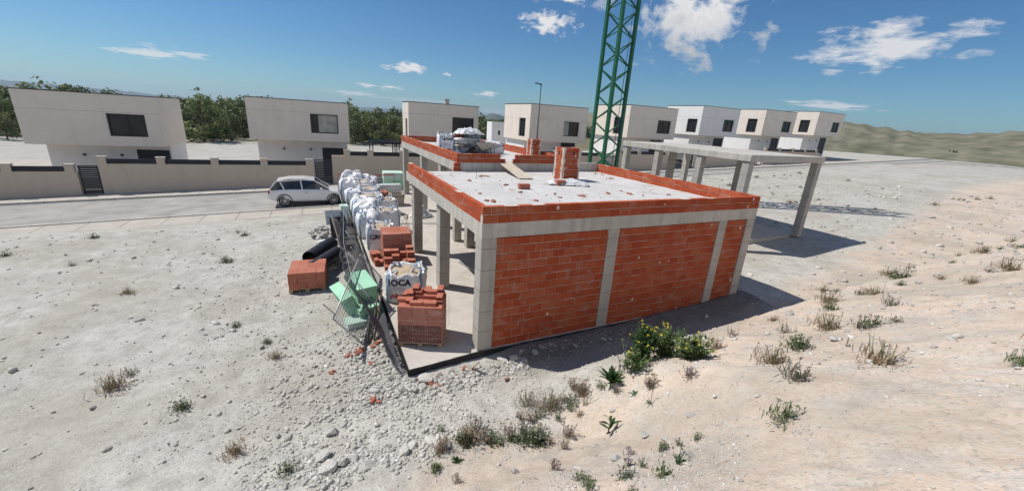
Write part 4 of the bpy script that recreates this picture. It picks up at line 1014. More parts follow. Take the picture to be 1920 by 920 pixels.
put_bag(0.05, 14.0, 0, 0.9, 0.85, 0.8, R(10), 31.4, 'open', 'grey white bulk bag with a blue loop, standing in front of the mortar tub', bulge=0.10)
put_bag(-0.55, 15.9, 0, 1.1, 0.95, 1.12, R(-4), 36.8, 'open', 'white bulk bag with brown sand, just before the tall printed bag', bulge=0.06)
put_bag(-1.35, 15.6, 0, 0.75, 0.95, 1.0, R(2), 39.3, 'slumped', 'narrow white bulk bag with a blue strap pressed against the net fence')
put_bag(-0.62, 17.4, 0, 1.05, 0.95, 1.25, R(-2), 44.4, 'open', 'tall white bulk bag with a large plain grey side near the far end', bulge=0.04)
put_bag(-1.52, 17.6, 0, 0.8, 0.95, 1.25, R(2), 48.7, 'slumped', 'tall wrinkled white bulk bag with smudged print, left of the plain tall one')
put_bag(-1.15, 18.9, 0, 1.15, 0.9, 1.42, R(-3), 52.2, 'slumped', 'highest white bulk bag at the far end of the row, near the garden wall', bulge=0.05)
put_bag(-0.15, 19.2, 0, 0.9, 0.9, 1.2, R(3), 57.9, 'slumped', 'white bulk bag at the far end of the row, right of the highest one')
# bags on the raised roof
ZUR = ZU + 0.012
put_bag(2.62, 11.75, ZUR, 0.62, 0.72, 0.92, R(-3), 61.3, 'open', 'white printed bulk bag on the raised roof, close to its left parapet', 'bulk bags on the raised roof', printed='roof', bulge=0.04)
put_bag(5.35, 12.35, ZUR, 0.92, 0.7, 0.56, R(8), 66.6, 'slumped', 'low slumped white bulk bag on the raised roof, right of the wheelbarrow', 'bulk bags on the raised roof', bulge=0.08)
# heap of cement sacks and wrapped goods on the raised roof
def sack_mesh(seed, w=0.62, d=0.42, h=0.17):
    m = MB(); n = 14; vs = []; fs = []
    for s in (1, -1):
        for i in range(n+1):
            for j in range(n+1):
                u, v = -1+2*i/n, -1+2*j/n
                e = (1-abs(u)**4)*(1-abs(v)**4)
                z = s*h/2*max(0, e)**0.45*(1+0.25*noise.noise((u*1.7+seed, v*1.7, s))) + 0.02*noise.noise((u*4+seed, v*4, s*2))
                vs.append((u*w/2*(1-0.06*abs(v)**3), v*d/2*(1-0.06*abs(u)**3), z+h/2))
    N1 = (n+1)**2
    for s in range(2):
        for i in range(n):
            for j in range(n):
                p = s*N1+i*(n+1)+j; q = (p, p+n+1, p+n+2, p+1); fs.append(q if s == 0 else q[::-1])
    m.add(vs, fs, 0.5); return m
sg = 'cement sacks heaped on the raised roof'
M['sack'] = pm('paper_sack', (0.58, 0.56, 0.53), (0.74, 0.73, 0.71), 4, 0.8, bump=0.4, bscale=12)
M['sack_blue'] = pm('printed_sack_blue', (0.16, 0.22, 0.28), (0.52, 0.54, 0.55), 6, 0.6, contrast=(0.42, 0.55), bump=0.4, bscale=12)
M['sack_brown'] = pm('printed_sack_brown', (0.13, 0.09, 0.07), (0.5, 0.45, 0.4), 6, 0.7, contrast=(0.4, 0.55), bump=0.4, bscale=12)
M['sack_red'] = pm('printed_sack_red', (0.30, 0.06, 0.04), (0.42, 0.12, 0.08), 6, 0.7, bump=0.4, bscale=12)
spots = [(3.55,12.1,0.0,5,'sack_blue'),(3.6,12.12,.15,-8,'sack_blue'),(3.56,12.1,.30,4,'sack_brown'),(3.60,12.15,.45,-3,'sack'),(3.56,12.12,.60,6,'sack'),
 (3.1,12.5,0.0,15,'sack'),(3.12,12.5,.15,2,'sack'),(3.14,12.5,.30,-7,'sack'),(3.12,12.55,.45,5,'sack'),(3.2,12.5,.60,10,'sack'),(3.45,12.5,.74,-12,'sack_red'),(3.2,12.55,.76,5,'sack'),
 (4.1,12.3,0.0,0,'sack_brown'),(4.12,12.3,.15,8,'sack'),(4.1,12.3,.30,-5,'sack_blue'),(4.12,12.3,.45,3,'sack'),(4.08,12.3,.60,-6,'sack'),(4.2,12.3,.74,12,'sack_blue'),
 (3.8,12.7,0.6,3,'sack'),(3.75,12.6,.9,-4,'sack'),(4.35,12.6,.74,20,'sack_blue'),(4.4,12.55,.88,-15,'sack'),(3.9,12.62,1.03,7,'sack'),(4.0,12.75,0.3,7,'sack'),(4.5,12.7,0.0,7,'sack'),(4.5,12.7,0.15,-7,'sack'),(4.5,12.7,0.3,3,'sack'),(4.5,12.7,0.45,3,'sack'),(4.48,12.7,0.6,3,'sack'),(3.4,12.9,0,3,'sack'),(3.9,12.95,0,3,'sack'),(3.9,12.8,0.15,3,'sack'),(3.85,12.75,0.45,3,'sack'),(3.8,12.65,0.75,3,'sack')]
names = {'sack':'pale grey cement sack lying in the heap on the raised roof','sack_blue':'grey sack with blue print lying in the heap on the raised roof','sack_brown':'dark brown printed sack lying in the heap on the raised roof','sack_red':'red printed sack on top of the sack heap on the raised roof'}
proto = {}
for i, (x, y, z, a, k) in enumerate(spots):
    if k not in proto:
        o = sack_mesh(i).build('cement_sack', M[k], smooth=True); proto[k] = o
    else: o = proto[k].copy(); COL.objects.link(o)
    o.location = (x, y, ZUR+z*0.98); o.rotation_euler = (random.uniform(-.05,.05), random.uniform(-.06,.06), R(a)); o.scale = (1.15, 1.1, 1.0)
    tag(o, names[k], 'sack', sg)
# crumpled clear film thrown over the heap and by the bag
def crumple(w, d, h, seed, n=26, edge=0.25):
    m = MB(); vs = []
    for i in range(n+1):
        for j in range(n+1):
            u, v = -1+2*i/n, -1+2*j/n
            rr = max(abs(u), abs(v)); wob = 1+edge*noise.noise((math.atan2(v, u)*1.3+seed, seed, 1))
            z = h*max(0, 1-rr**2)*(0.6+0.8*abs(noise.noise((u*1.6+seed, v*1.6, 3)))) + 0.16*h*noise.noise((u*5+seed, v*5, 5)) + 0.1*h*noise.noise((u*11+seed, v*11, 7))
            vs.append((u*w/2*wob, v*d/2*wob, max(0.004, z+0.02)))
    fs = [(i*(n+1)+j, (i+1)*(n+1)+j, (i+1)*(n+1)+j+1, i*(n+1)+j+1) for i in range(n) for j in range(n)]
    m.add(vs, fs, .5); return m
def tarp(x, y, z, w, d, h, seed, rz, label, mat='sheet', cat='plastic sheet', name='plastic_sheet'):
    o = crumple(w, d, h, seed).build(name, M[mat], smooth=True); o.location = (x,y,z); o.rotation_euler = (0,0,rz); return tag(o, label, cat)
tarp(4.0, 12.3, ZUR+0.92, 1.3, 0.9, 0.40, 3.3, 0.2, 'crumpled pale plastic sheet over the top of the sack heap')
tarp(2.98, 11.55, ZUR, 0.55, 0.8, 0.2, 5.1, 0.3, 'crumpled pale plastic sheet on the roof between printed bag and sack heap')
tarp(5.15, 4.55, ZR, 1.5, 0.7, 0.24, 8.7, -0.42, 'crumpled clear plastic sheet lying before the taller chimney on the lower roof')
tarp(1.75, 12.9, 0.0, 1.15, 0.9, 0.55, 11.3, 0.3, 'bunched white plastic sheet lying on the slab behind the second column')
# wheelbarrow on the raised roof
wb = thing('wheelbarrow', 'cement crusted wheelbarrow on the raised roof before the sack heap', 'wheelbarrow', (4.55, 11.45, ZUR), R(-4))
m = MB()
def loft(mb_, rings, cap=True):
    n = len(rings[0]); vs = [v for r_ in rings for v in r_]; fs = []
    for i in range(len(rings)-1):
        for k in range(n): fs.append((i*n+k, i*n+(k+1)%n, (i+1)*n+(k+1)%n, (i+1)*n+k))
    if cap: fs.append(tuple(range(n))[::-1])
    mb_.add(vs, fs, .5)
rect = lambda x0,x1,y0,y1,z: [(x0,y0,z),(x1,y0,z),(x1,y1,z),(x0,y1,z)]
loft(m, [rect(-0.16,0.22,-0.17,0.17,0.22), rect(-0.36,0.36,-0.27,0.27,0.44), rect(-0.52,0.50,-0.33,0.33,0.60), rect(-0.54,0.53,-0.35,0.35,0.605), rect(-0.50,0.48,-0.31,0.31,0.59), rect(-0.14,0.2,-0.15,0.15,0.25)])
m.quad((-0.14,-0.15,.25),(0.2,-0.15,.25),(0.2,0.15,.25),(-0.14,0.15,.25))
m.build('tray', M['cement'], wb)
m = MB()
for s in (-1, 1):
    m.tube([(-0.62,s*0.08,0.2),(-0.2,s*0.17,0.20),(0.4,s*0.26,0.36),(0.95,s*0.3,0.52)],0.018,6); m.tube([(0.25,s*0.22,0.33),(0.33,s*0.24,0.0),(0.42,s*0.24,0.0),(0.45,s*0.26,0.4)],0.014,6)
m.tube([(-0.62,-0.1,0.2),(-0.62,0.1,0.2)],0.014,6); m.build('frame', M['darksteel'], wb, smooth=True)
m = MB(); m.tube([(-0.62,-0.045,0.2),(-0.62,-0.03,0.2),(-0.62,0.03,0.2),(-0.62,0.045,0.2)],[0.12,0.2,0.2,0.12],20); m.build('wheel', M['rubber'], wb, smooth=True)

# ------------------------------------------------------------------ bricks and pallets
def brick_proto():
    m = MB(); L, W_, Hh = 0.29, 0.14, 0.075
    # hollow brick with four holes in each short end (seen on the -y face)
    m.box((-W_/2,-L/2+0.03,0),(W_/2,L/2,Hh))
    xs_ = np.linspace(-W_/2, W_/2, 5)
    t = 0.009
    m.box((-W_/2,-L/2,0),(W_/2,-L/2+0.0299,t)); m.box((-W_/2,-L/2,Hh-t),(W_/2,-L/2+0.0299,Hh)); 
    for x in xs_: m.box((max(-W_/2,x-t/2),-L/2,t),(min(W_/2,x+t/2),-L/2+0.0299,Hh-t))
    for f in range(len(m.r)): m.r[f] = 0.5
    h = MB(); h.box((-W_/2+t,-L/2+0.026,t),(W_/2-t,-L/2+0.0298,Hh-t))
    return m, h
bp, bh = brick_proto()
B0 = thing('hollow_brick', 'loose clay brick', 'brick', (0,0,-50))
b0m = bp.build('brick_body', M['brick'], B0); b0h = bh.build('core_holes', M['hole'], B0)
first_brick = [True]
def brick(x, y, z, rz=0, label='', group=None, rot=None, scale=(1,1,1)):
    if first_brick[0]:
        o = B0; first_brick[0] = False; o.location = (x,y,z); o.rotation_euler = rot if rot else (0,0,rz); o.scale = scale; o['label'] = label
        if group: o['group'] = group
        return o
    return dup(B0, (x,y,z), rz, label, group, scale, rot)
def pallet_mb(w, d):
    p = MB()
    for i in range(3): p.box((-w/2+(w-0.1)*i/2, -d/2, 0), (-w/2+(w-0.1)*i/2+0.1, d/2, 0.085))
    for i in range(6): p.box((-w/2-0.005, -d/2+(d-0.12)*i/5, 0.087), (w/2+0.005, -d/2+(d-0.12)*i/5+0.12, 0.108))
    return p
def brick_cube(mb_, hb, x0, x1, y0, y1, z0, z1, kind, nx=3, nz=4, jit=0.003):
    """a strapped block of bricks: 'ends' shows gridded hollow ends at the front, 'sides' plain long faces"""
    if kind == 'ends':
        hb.box((x0+.004,y0+0.03,z0+.004),(x1-.004,y1-.004,z1-.004), 0.5)
        cx = nx*6; cz = nz*2; t = 0.009
        for i in range(cx+1):
            x = x0+(x1-x0)*i/cx; tt = t*1.6 if i % 6 == 0 else t*0.6
            mb_.box((max(x0,x-tt/2), y0, z0), (min(x1,x+tt/2), y0+0.0295, z1), 0.4+0.2*random.random())
        for k in range(cz+1):
            z = z0+(z1-z0)*k/cz; tt = t*1.5 if k % 2 == 0 else t*0.6
            for i in range(cx):
                xa = x0+(x1-x0)*i/cx+0.008; xb = x0+(x1-x0)*(i+1)/cx-0.008
                mb_.box((xa, y0+0.001, max(z0,z-tt/2)), (xb, y0+0.0285, min(z1,z+tt/2)), 0.5)
        # sides
        for k in range(nz):
            za = z0+(z1-z0)*k/nz+.002; zb = z0+(z1-z0)*(k+1)/nz-.002
            for j in range(3):
                ya = y0+0.031+(y1-y0-0.031)*j/3+.002; yb = y0+0.031+(y1-y0-0.031)*(j+1)/3-.002
                mb_.box((x1-0.0035, ya, za), (x1+random.uniform(0,jit), yb, zb)); mb_.box((x0-random.uniform(0,jit), ya, za), (x0+0.0035, yb, zb))
    else:
        for k in range(nz):
            za = z0+(z1-z0)*k/nz; zb = z0+(z1-z0)*(k+1)/nz-.0035
            for i in range(nx):
                xa = x0+(x1-x0)*i/nx+.002; xb = x0+(x1-x0)*(i+1)/nx-.002
                for j in range(3):
                    ya = y0+(y1-y0)*j/3+.002; yb = y0+(y1-y0)*(j+1)/3-.002
                    q = random.uniform(-jit, jit); mb_.box((xa+q, ya+random.uniform(-jit,jit), za), (xb+q, yb+random.uniform(-jit,jit), zb))
# nearest pallet, on the slab corner
pa = thing('brick_pallet', 'pallet of hollow clay bricks half wrapped in torn film on the near slab corner', 'brick pallet', (-1.02,1.02,0.0), R(-23.5), 'pallets of hollow bricks')
pw, pd = 1.0, 0.86
pallet_mb(pw, pd).build('wooden_pallet', M['wood'], pa)
m, h = MB(), MB(); brick_cube(m, h, -pw/2, pw/2, -pd/2, pd/2, 0.11, 0.56, 'ends', 3, 4)
o = m.build('brick_layers', M['brick'], pa); h.build('core_holes', M['hole'], o)
m = MB(); brick_cube(m, None, -pw/2, pw/2, -pd/2, pd/2, 0.563, 1.02, 'sides', 3, 6, 0.004); m.build('brick_layers', M['brick'], pa)
# film: tight on the front, flared and torn on the right
m = MB(); vs = []; n = 34; zs = np.linspace(0.10, 1.03, 12)
path = [(pw/2+0.03, pd/2+0.01), (pw/2+0.03, -pd/2+0.25), (pw/2+0.012, -pd/2-0.012), (-pw/2-0.012, -pd/2-0.012), (-pw/2-0.012, pd/2+0.012), (pw/2-.2, pd/2+0.012)]
def along(path, t):
    L = [math.dist(path[i], path[i+1]) for i in range(len(path)-1)]; s = t*sum(L)
    for i, l in enumerate(L):
        if s <= l+1e-9: k = s/l; return (path[i][0]*(1-k)+path[i+1][0]*k, path[i][1]*(1-k)+path[i+1][1]*k)
        s -= l
    return path[-1]
nn = 90
for i in range(nn+1):
    x, y = along(path, i/nn)
    for z in zs:
        fl = max(0, 1-abs(i/nn-0.11)/0.13)*0.16*max(0, math.sin((z-0.05)*2.6))*(0.7+0.6*noise.noise((i*.2,z*4,1)))
        top = 0.02*noise.noise((i*0.15, z, 4))
        q = 0.004*noise.noise((i*0.3, z*6, 2))
        zz = z + (top if z > 0.9 else 0)
        if z > 0.7 and x > 0.1 and y < -pd/2+0.3: zz -= 0.25*(z-0.7)*(0.4+x)
        vs.append((x+fl+(q if abs(y) < pd/2 else 0), y+(q if abs(y) >= pd/2 else 0)-fl*0.25, zz))
fs = [(i*12+j, (i+1)*12+j, (i+1)*12+j+1, i*12+j+1) for i in range(nn) for j in range(11)]
m.add(vs, fs, .5); m.build('torn_film', M['film'], pa, smooth=True)
# the loose bricks on top of it
ca, sa = math.cos(R(-23.5)), math.sin(R(-23.5))
def onpal(lx, ly): return (-1.02+lx*ca-ly*sa, 1.02+lx*sa+ly*ca)
bl = 'loose clay bricks on the nearest pallet'
lay = [(-0.42,-0.12,0,90),(-0.28,-0.12,0,0),(-0.10,-0.28,0,90),(0.21,-0.28,0,90),(0.42,-0.1,0,0),(-0.42,0.2,0,0),(-0.26,0.2,0,0),(-0.06,0.1,0,90),(0.22,0.1,0,90),(0.4,0.22,0,0),(-0.05,0.3,0,0),(0.12,0.3,0,0),
 (-0.3,0.12,1,0),(-0.12,0.2,1,0),(0.2,0.2,1,90),(0.4,0.2,1,0),(0.4,-0.05,1,3),(0.07,0.3,1,0),(-0.2,0.25,2,8),(0.38,0.22,2,4)]
for lx, ly, k, a in lay:
    x, y = onpal(lx, ly); brick(x, y, 1.022+k*0.0765, R(-23.5+a+random.uniform(-4,4)), 'loose clay brick lying on top of the nearest brick pallet', bl)
# second pallet: film wrapped
p2 = thing('brick_pallet', 'tall pallet of clay bricks wrapped tightly in clear film, beside the second free column', 'brick pallet', (-0.66, 6.72, 0.0), R(-3), 'pallets of hollow bricks')
pallet_mb(1.0, 1.0).build('wooden_pallet', M['wood'], p2)
m = MB(); brick_cube(m, None, -0.5, 0.5, -0.5, 0.5, 0.11, 1.12, 'sides', 3, 8, 0.006); m.build('brick_layers', M['brick'], p2)
m = MB(); N = 60; rr = []
for z, g in ((0.1,1.02),(0.35,1.03),(0.6,1.025),(0.85,1.035),(1.08,1.03),(1.135,1.0)):
    rr.append([(sell(2*math.pi*k/N, 14)[0]*0.5*g+0.004*noise.noise((k*.3,z*5,1)), sell(2*math.pi*k/N, 14)[1]*0.5*g+0.004*noise.noise((k*.3,z*5,2)), z) for k in range(N)])
rr.append([(sell(2*math.pi*k/N, 4)[0]*0.36, sell(2*math.pi*k/N, 4)[1]*0.36, 1.128) for k in range(N)])
loft(m, rr, False); m.build('stretch_wrap', M['film'], p2, smooth=True)
# opened pallet stepped in front of it
p3 = thing('brick_pallet', 'opened pallet with clay bricks stacked in uneven steps, in front of the film wrapped pallet', 'brick pallet', (-0.74, 5.62, 0.0), R(-5), 'pallets of hollow bricks')
pallet_mb(1.0, 0.85).build('wooden_pallet', M['wood'], p3)
m, h = MB(), MB(); hts = [(2,4,6),(3,5,6),(2,3,5),(4,6,7)]
for i in range(4):
    for j in range(3):
        n_ = hts[i][j]
        for k in range(n_):
            x0_ = -0.5+0.25*i+.004; y0_ = -0.42+0.285*j+.003; z0_ = 0.11+k*0.092; q = random.uniform(-.006,.006)
            m.box((x0_+q,y0_+0.012,z0_),(x0_+0.24+q,y0_+0.275,z0_+0.088)); 
            t = 0.010
            m.box((x0_+q,y0_+q,z0_),(x0_+0.24+q,y0_+0.0119+q,z0_+t)); m.box((x0_+q,y0_+q,z0_+0.088-t),(x0_+0.24+q,y0_+0.0119+q,z0_+0.088))
            for c in range(6): m.box((x0_+q+c*0.046,y0_+q,z0_+t),(x0_+q+c*0.046+t,y0_+q+0.0119,z0_+0.088-t))
            h.box((x0_+q+t,y0_+q+0.0095,z0_+t),(x0_+0.23+q,y0_+q+0.0122,z0_+0.088-t))
o = m.build('brick_layers', M['brick'], p3); h.build('core_holes', M['hole'], o)
ls = 'loose bricks stacked left of the opened pallet'
for i, (x, y, k) in enumerate([(-1.42,6.3,0),(-1.42,6.3,1),(-1.42,6.3,2),(-1.26,6.32,0),(-1.26,6.32,1),(-1.45,6.75,0),(-1.45,6.75,1),(-1.45,6.75,2),(-1.45,6.75,3),(-1.28,6.78,0),(-1.28,6.78,1),(-1.28,6.78,2),(-1.28,6.78,3),(-1.46,7.15,0),(-1.46,7.15,1),(-1.46,7.15,2),(-1.3,7.15,0),(-1.3,7.15,1),(-1.3,7.15,2)]):
    brick(x, y, 0.002+k*0.078, R(random.uniform(-6,6)), 'clay brick in the small stack between net fence and film wrapped pallet', ls)
# bricks on the lower roof
rl = 'clay brick of the little pile of two lying in the middle of the lower roof'
brick(2.97,3.9,ZR,R(84),rl,'pile of two bricks on the lower roof',scale=(1.2,1.3,1)); brick(2.97,3.9,ZR+0.077,R(86),rl,'pile of two bricks on the lower roof',scale=(1.2,1.3,1))
brick(4.72,4.50,ZR,R(95),'big clay block half covered by the clear sheet before the taller chimney',None,scale=(1.6,1.25,2.2))
# brick shards
def shard_mesh(seed, L=0.16, W_=0.08, Hh=0.03):
    r = random.Random(seed); m = MB(); n = 6
    base = [(math.cos(2*math.pi*k/n)*L*r.uniform(.35,.65), math.sin(2*math.pi*k/n)*W_*r.uniform(.4,.7)) for k in range(n)]
    vs = [(x,y,0) for x,y in base] + [(x*r.uniform(.85,1.0),y*r.uniform(.85,1.0),Hh*r.uniform(.6,1.1)) for x,y in base]
    m.add(vs, [tuple(range(n))[::-1], tuple(range(n,2*n))] + [(k,(k+1)%n,n+(k+1)%n,n+k) for k in range(n)], r.random()); return m
shp = [shard_mesh(i).build('brick_shard', M['shard']) for i in range(5)]
shu = [False]*5
def shard(x, y, z, s, label, group, rot=None):
    i = random.randrange(5)
    if not shu[i]: o = shp[i]; shu[i] = True
    else: o = shp[i].copy(); COL.objects.link(o)
    o.location = (x,y,z); o.rotation_euler = rot or (0,0,random.uniform(0,6)); o.scale = (s,s,min(s,1.0)*0.9); tag(o, label, 'brick fragment', group)
rs = [(2.55,6.66),(2.45,6.5),(2.7,6.55),(0.99,2.23),(1.15,2.15),(2.65,4.6),(2.53,3.29),(3.55,2.91),(2.4,2.03),(8.4,7.3),(8.5,6.9),(8.1,5.81),(6.33,3.07),(6.27,2.6),(6.49,2.2),(7.67,2.24),(3.39,2.35),(4.26,2.48),(1.69,5.57),(5.52,2.78),(1.17,3.19),(2.51,2.39),(1.3,6.9),(0.9,6.4),(1.9,6.9),(2.1,6.85),(3.3,6.6),(2.9,1.4),(5.0,1.6),(4.4,6.9),(7.0,5.0),(6.9,6.4),(7.8,4.2),(4.0,1.2),(3.7,4.0)]
for i, (x, y) in enumerate(rs[:21]): shard(x, y, ZR, random.choice((0.6,0.9,1.2,1.7)), 'broken piece of red clay block lying on the pale lower roof', 'brick fragments on the lower roof')
# plank ramp from the raised roof down to the lower roof
pk = MB(); a = Vector((4.17,8.16,ZU+0.04)); b = Vector((4.0,5.72,ZR+0.03)); pk.bar(a, b, 0.56, 0.03)
o = pk.build('plank_ramp', M['palewood'], bevel=0.004); tag(o, 'wide pale plank ramp leaning from the raised roof down onto the lower roof', 'plank')
# ------------------------------------------------------------------ net fence along the slab, leaning outwards
nf = thing('net_fence', 'black shade net fence slumping outwards along the left edge of the slab', 'fence', (-1.72, 0.0, 0.0))
m = MB(); vs = []; ny_ = 150; nz_ = 12
for i in range(ny_+1):
    y = -0.1 + 18.8*i/ny_; near = max(0, 1-(y+0.1)/3.0)
    hgt = (0.95*(1-near**1.5))*(1-0.25*min(1, max(0, (y-6)/8))) + 0.10 + 0.06*noise.noise((y*0.8, 2, 0))
    for j in range(nz_+1):
        t = j/nz_; far_ = 1-0.62*min(1, max(0, (y-6)/8)); out = (0.74*(1-near)+0.16)*far_*t**0.8 + 0.035*noise.noise((y*2.6, t*2.0, 5)) + 0.05*math.sin(y*3.1+noise.noise((y,0,0))*3)*t*(1-0.4*t)
        sag = 0.05*t*math.sin(y*2.1)**2
        vs.append((-out, y, -0.12*(1-t) + hgt*t - sag))
fs = [(i*(nz_+1)+j, (i+1)*(nz_+1)+j, (i+1)*(nz_+1)+j+1, i*(nz_+1)+j+1) for i in range(ny_) for j in range(nz_)]
m.add(vs, fs, .5); q = m.build('shade_net', M['net'], nf, smooth=True)
sm = q.modifiers.new('thickness', 'SOLIDIFY'); sm.thickness = 0.006
for y, o_, h_ in ((2.4,-.6,.98),(4.9,-.68,1.02),(7.4,-.58,.98),(12.4,-.32,.82)):
    m = MB(); m.tube([(0.03,y,-0.15),(o_,y+0.1,h_)],0.016,7); m.build('post', M['steel'], nf, smooth=True)
m = MB(); m.tube([(-0.72,2.6,0.96),(-0.74,6,1.02),(-0.40,12,.85),(-0.32,18.6,.80)],0.008,5); m.build('top_wire', M['steel'], nf)
# folded end of the net by the slab corner
m = MB(); vs = []; n = 34
for i in range(n+1):
    t = i/n; y = 2.2-2.25*t
    for j in range(9):
        s = j/8; vs.append((-1.64-0.02-0.30*math.sin(s*math.pi)*(1-0.55*t)-0.10*s+0.03*noise.noise((t*6,s*3,2)), y+0.06*noise.noise((t*5,s*3,8)), -0.20+0.42*s*(1-0.45*t)+0.05*math.sin(t*14)*s))
m.add(vs, [(i*9+j,(i+1)*9+j,(i+1)*9+j+1,i*9+j+1) for i in range(n) for j in range(8)], .5)
o = m.build('folded_net', M['net'], smooth=True); tag(o, 'folded end of black net bunched beside the near slab corner', 'net')
# welded mesh panel leaning over the insulation boards
A = Vector((-2.98,1.10,0.80)); B_ = Vector((-2.05,4.85,0.95)); D_ = Vector((-2.38,1.32,-0.1)); C_ = B_ + (D_-A)
wp = thing('mesh_panel', 'welded wire mesh fence panel leaning over the green insulation packs', 'fence panel', tuple(D_))
loc = lambda p: p - D_
m = MB()
for p, q in ((A,B_),(B_,C_),(C_,D_),(D_,A)): m.tube([loc(p),loc(q)],0.019,7)
m.build('tube_frame', M['steel'], wp, smooth=True)
m = MB(); n1, n2 = 46, 14
for i in range(1,n1): k = i/n1; m.bar(loc(A.lerp(B_,k)), loc(D_.lerp(C_,k)), 0.008)
for i in range(1,n2): k = i/n2; m.bar(loc(A.lerp(D_,k)), loc(B_.lerp(C_,k)), 0.008)
m.build('wire_grid', M['steel'], wp)
m = MB()
for k in (0.05,0.95):
    e = A.lerp(B_,k); m.tube([loc(e), loc(e)+ (A-D_).normalized()*0.42],0.016,6)
m.build('post_end', M['steel'], wp)
# three dark rods lying with it
for i, (p, q) in enumerate((((-2.20,1.34,-0.08),(-1.75,3.1,0.62)),((-2.12,1.40,-0.08),(-1.70,2.9,0.55)),((-2.28,1.36,-0.08),(-1.9,3.4,0.5)))):
    m = MB(); p = Vector(p); m.tube([(0,0,0), Vector(q)-p],0.022,7); o = m.build('fence_post', M['darksteel'], smooth=True); o.location = p; tag(o, 'dark metal post leaning against the net fence beside the mesh panel', 'post', 'dark posts leaning on the net fence')
# green insulation packs
def foam(x, y, z, w, d, h, rot, label, mat='foam', n=4, group='green insulation foam packs'):
    t = thing('insulation_pack', label, 'insulation pack', (x,y,z), 0, group); t.rotation_euler = rot
    m = MB()
    for k in range(n): q = random.uniform(-.008,.008); m.box((-w/2+q,-d/2-q,h*k/n+0.001),(w/2+q,d/2-q,h*(k+1)/n-0.003))
    m.build('foam_boards', M[mat], t, bevel=0.004); return t
foam(-2.20, 3.05, -0.06, 0.55, 1.15, 0.34, (0.02,-0.1,R(14)), 'lower green foam pack lying under the mesh panel')
foam(-2.16, 3.45, 0.31, 0.55, 1.15, 0.40, (0.05,-0.06,R(10)), 'upper green foam pack lying on another under the mesh panel')
foam(-2.55, 3.25, 0.06, 0.30, 1.1, 0.5, (0,-0.38,R(14)), 'green foam pack tilted against the left side of the others under the mesh panel')
foam(-2.40, 2.42, -0.14, 0.58, 0.36, 0.18, (0.1,0.03,R(12)), 'pale thin foam boards lying loosely before the green packs', 'foampale', 3)
foam(1.75, 21.7, 0.0, 1.35, 1.2, 0.62, (0,0,R(-6)), 'big lower green foam pack beside the far corner column', 'foam', 5)
foam(1.72, 21.7, 0.63, 1.35, 1.2, 0.5, (0,0,R(-4)), 'big upper green foam pack beside the far corner column', 'foampale', 4)
# roll of printed wrapped material in front of those packs
m = MB(); m.box((-0.75,-0.3,0),(0.75,0.3,0.55)); o = m.build('wrapped_pack', M['packprint'], bevel=0.06); o.location = (1.2,19.9,0.01); o.rotation_euler = (0,0,R(6)); tag(o, 'pack in pale wrapping with dark printing lying before the big green foam packs', 'wrapped pack')
# mortar tub
mt = thing('mortar_tub', 'cement crusted square mortar tub standing on the slab in the sun', 'mortar tub', (1.02,16.05,0.0), R(4))
m = MB(); loft(m, [rect(-0.30,0.30,-0.3,0.3,0.0), rect(-0.36,0.36,-0.36,0.36,0.62), rect(-0.39,0.39,-0.39,0.39,0.63), rect(-0.39,0.39,-0.39,0.39,0.67), rect(-0.33,0.33,-0.33,0.33,0.67), rect(-0.28,0.28,-0.28,0.28,0.2)]); m.quad((-0.28,-0.28,.2),(0.28,-0.28,.2),(0.28,0.28,.2),(-0.28,0.28,.2)); m.build('tub_body', M['cement'], mt)
m = MB(); m.tube([(-0.34,-0.385,0.5),(-0.2,-0.41,0.54),(0.2,-0.41,0.54),(0.34,-0.385,0.5)],0.012,5); m.build('lifting_bar', M['darksteel'], mt)
# stack of red roofing bricks on a pallet, mid yard
p4 = thing('brick_pallet', 'pallet with small red clay bricks and white gaps, between the bags and the printed pack', 'brick pallet', (0.28,17.6,0.0), R(3), 'pallets of hollow bricks')
pallet_mb(0.95, 0.8).build('wooden_pallet', M['wood'], p4)
m = MB()
for k in range(4):
    for i in range(4): m.box((-0.44+0.23*i+random.uniform(-.02,.02),-0.38,0.11+0.11*k),(-0.44+0.23*i+0.15,0.38,0.11+0.11*k+0.09))
m.build('brick_layers', M['brick'], p4)
m = MB()
for k in range(3): m.box((-0.46,-0.36,0.2+0.11*k),(0.46,0.36,0.219+0.11*k))
m.build('spacer_slats', M['palewood'], p4)
# bricks and iron by the mid columns
for k in range(3):
    for i in range(3): brick(1.95+0.16*i, 15.9, 0.002+k*0.078, R(2), 'clay brick in the small stack beside the mid column of the raised part', 'small brick stack by the raised part',scale=(1.1,1.4,1.3))
# trestle
tr = thing('trestle', 'small rusty iron trestle standing right of the square blank bag', 'trestle', (0.38,10.3,0))
m = MB()
for y in (-0.3,0.3): m.tube([(-0.2,y,0),(0,y,0.62),(0.2,y,0)],0.013,5); m.tube([(-0.1,y,0.3),(0.1,y,0.3)],0.01,5)
m.build('legs', M['darksteel'], tr)
m = MB(); m.tube([(0,-0.35,0.63),(0,0.35,0.63)],0.016,6); m.build('cross_bar', M['darksteel'], tr)
m = MB(); m.tube([(0.05,-0.1,0.62),(0.07,-0.12,0.84)],[0.05,0.06],8); m.build('hung_sack', M['palewood'], tr)
# steel bars on the slab, plank, straightedge
for (p, q, r_, nm, lb, mt_) in (((0.3,11.6,.03),(2.1,11.3,.03),0.016,'steel_bar','long rusty steel bar lying on the slab right of the trestle','darksteel'),((1.45,5.75,.03),(1.75,4.55,.03),0.045,'straightedge','long aluminium straightedge lying on the slab in the light beside the corner column','steel')):
    m = MB(); m.bar(p, q, r_*2, r_); o = m.build(nm, M[mt_]); tag(o, lb, nm.replace('_',' '))
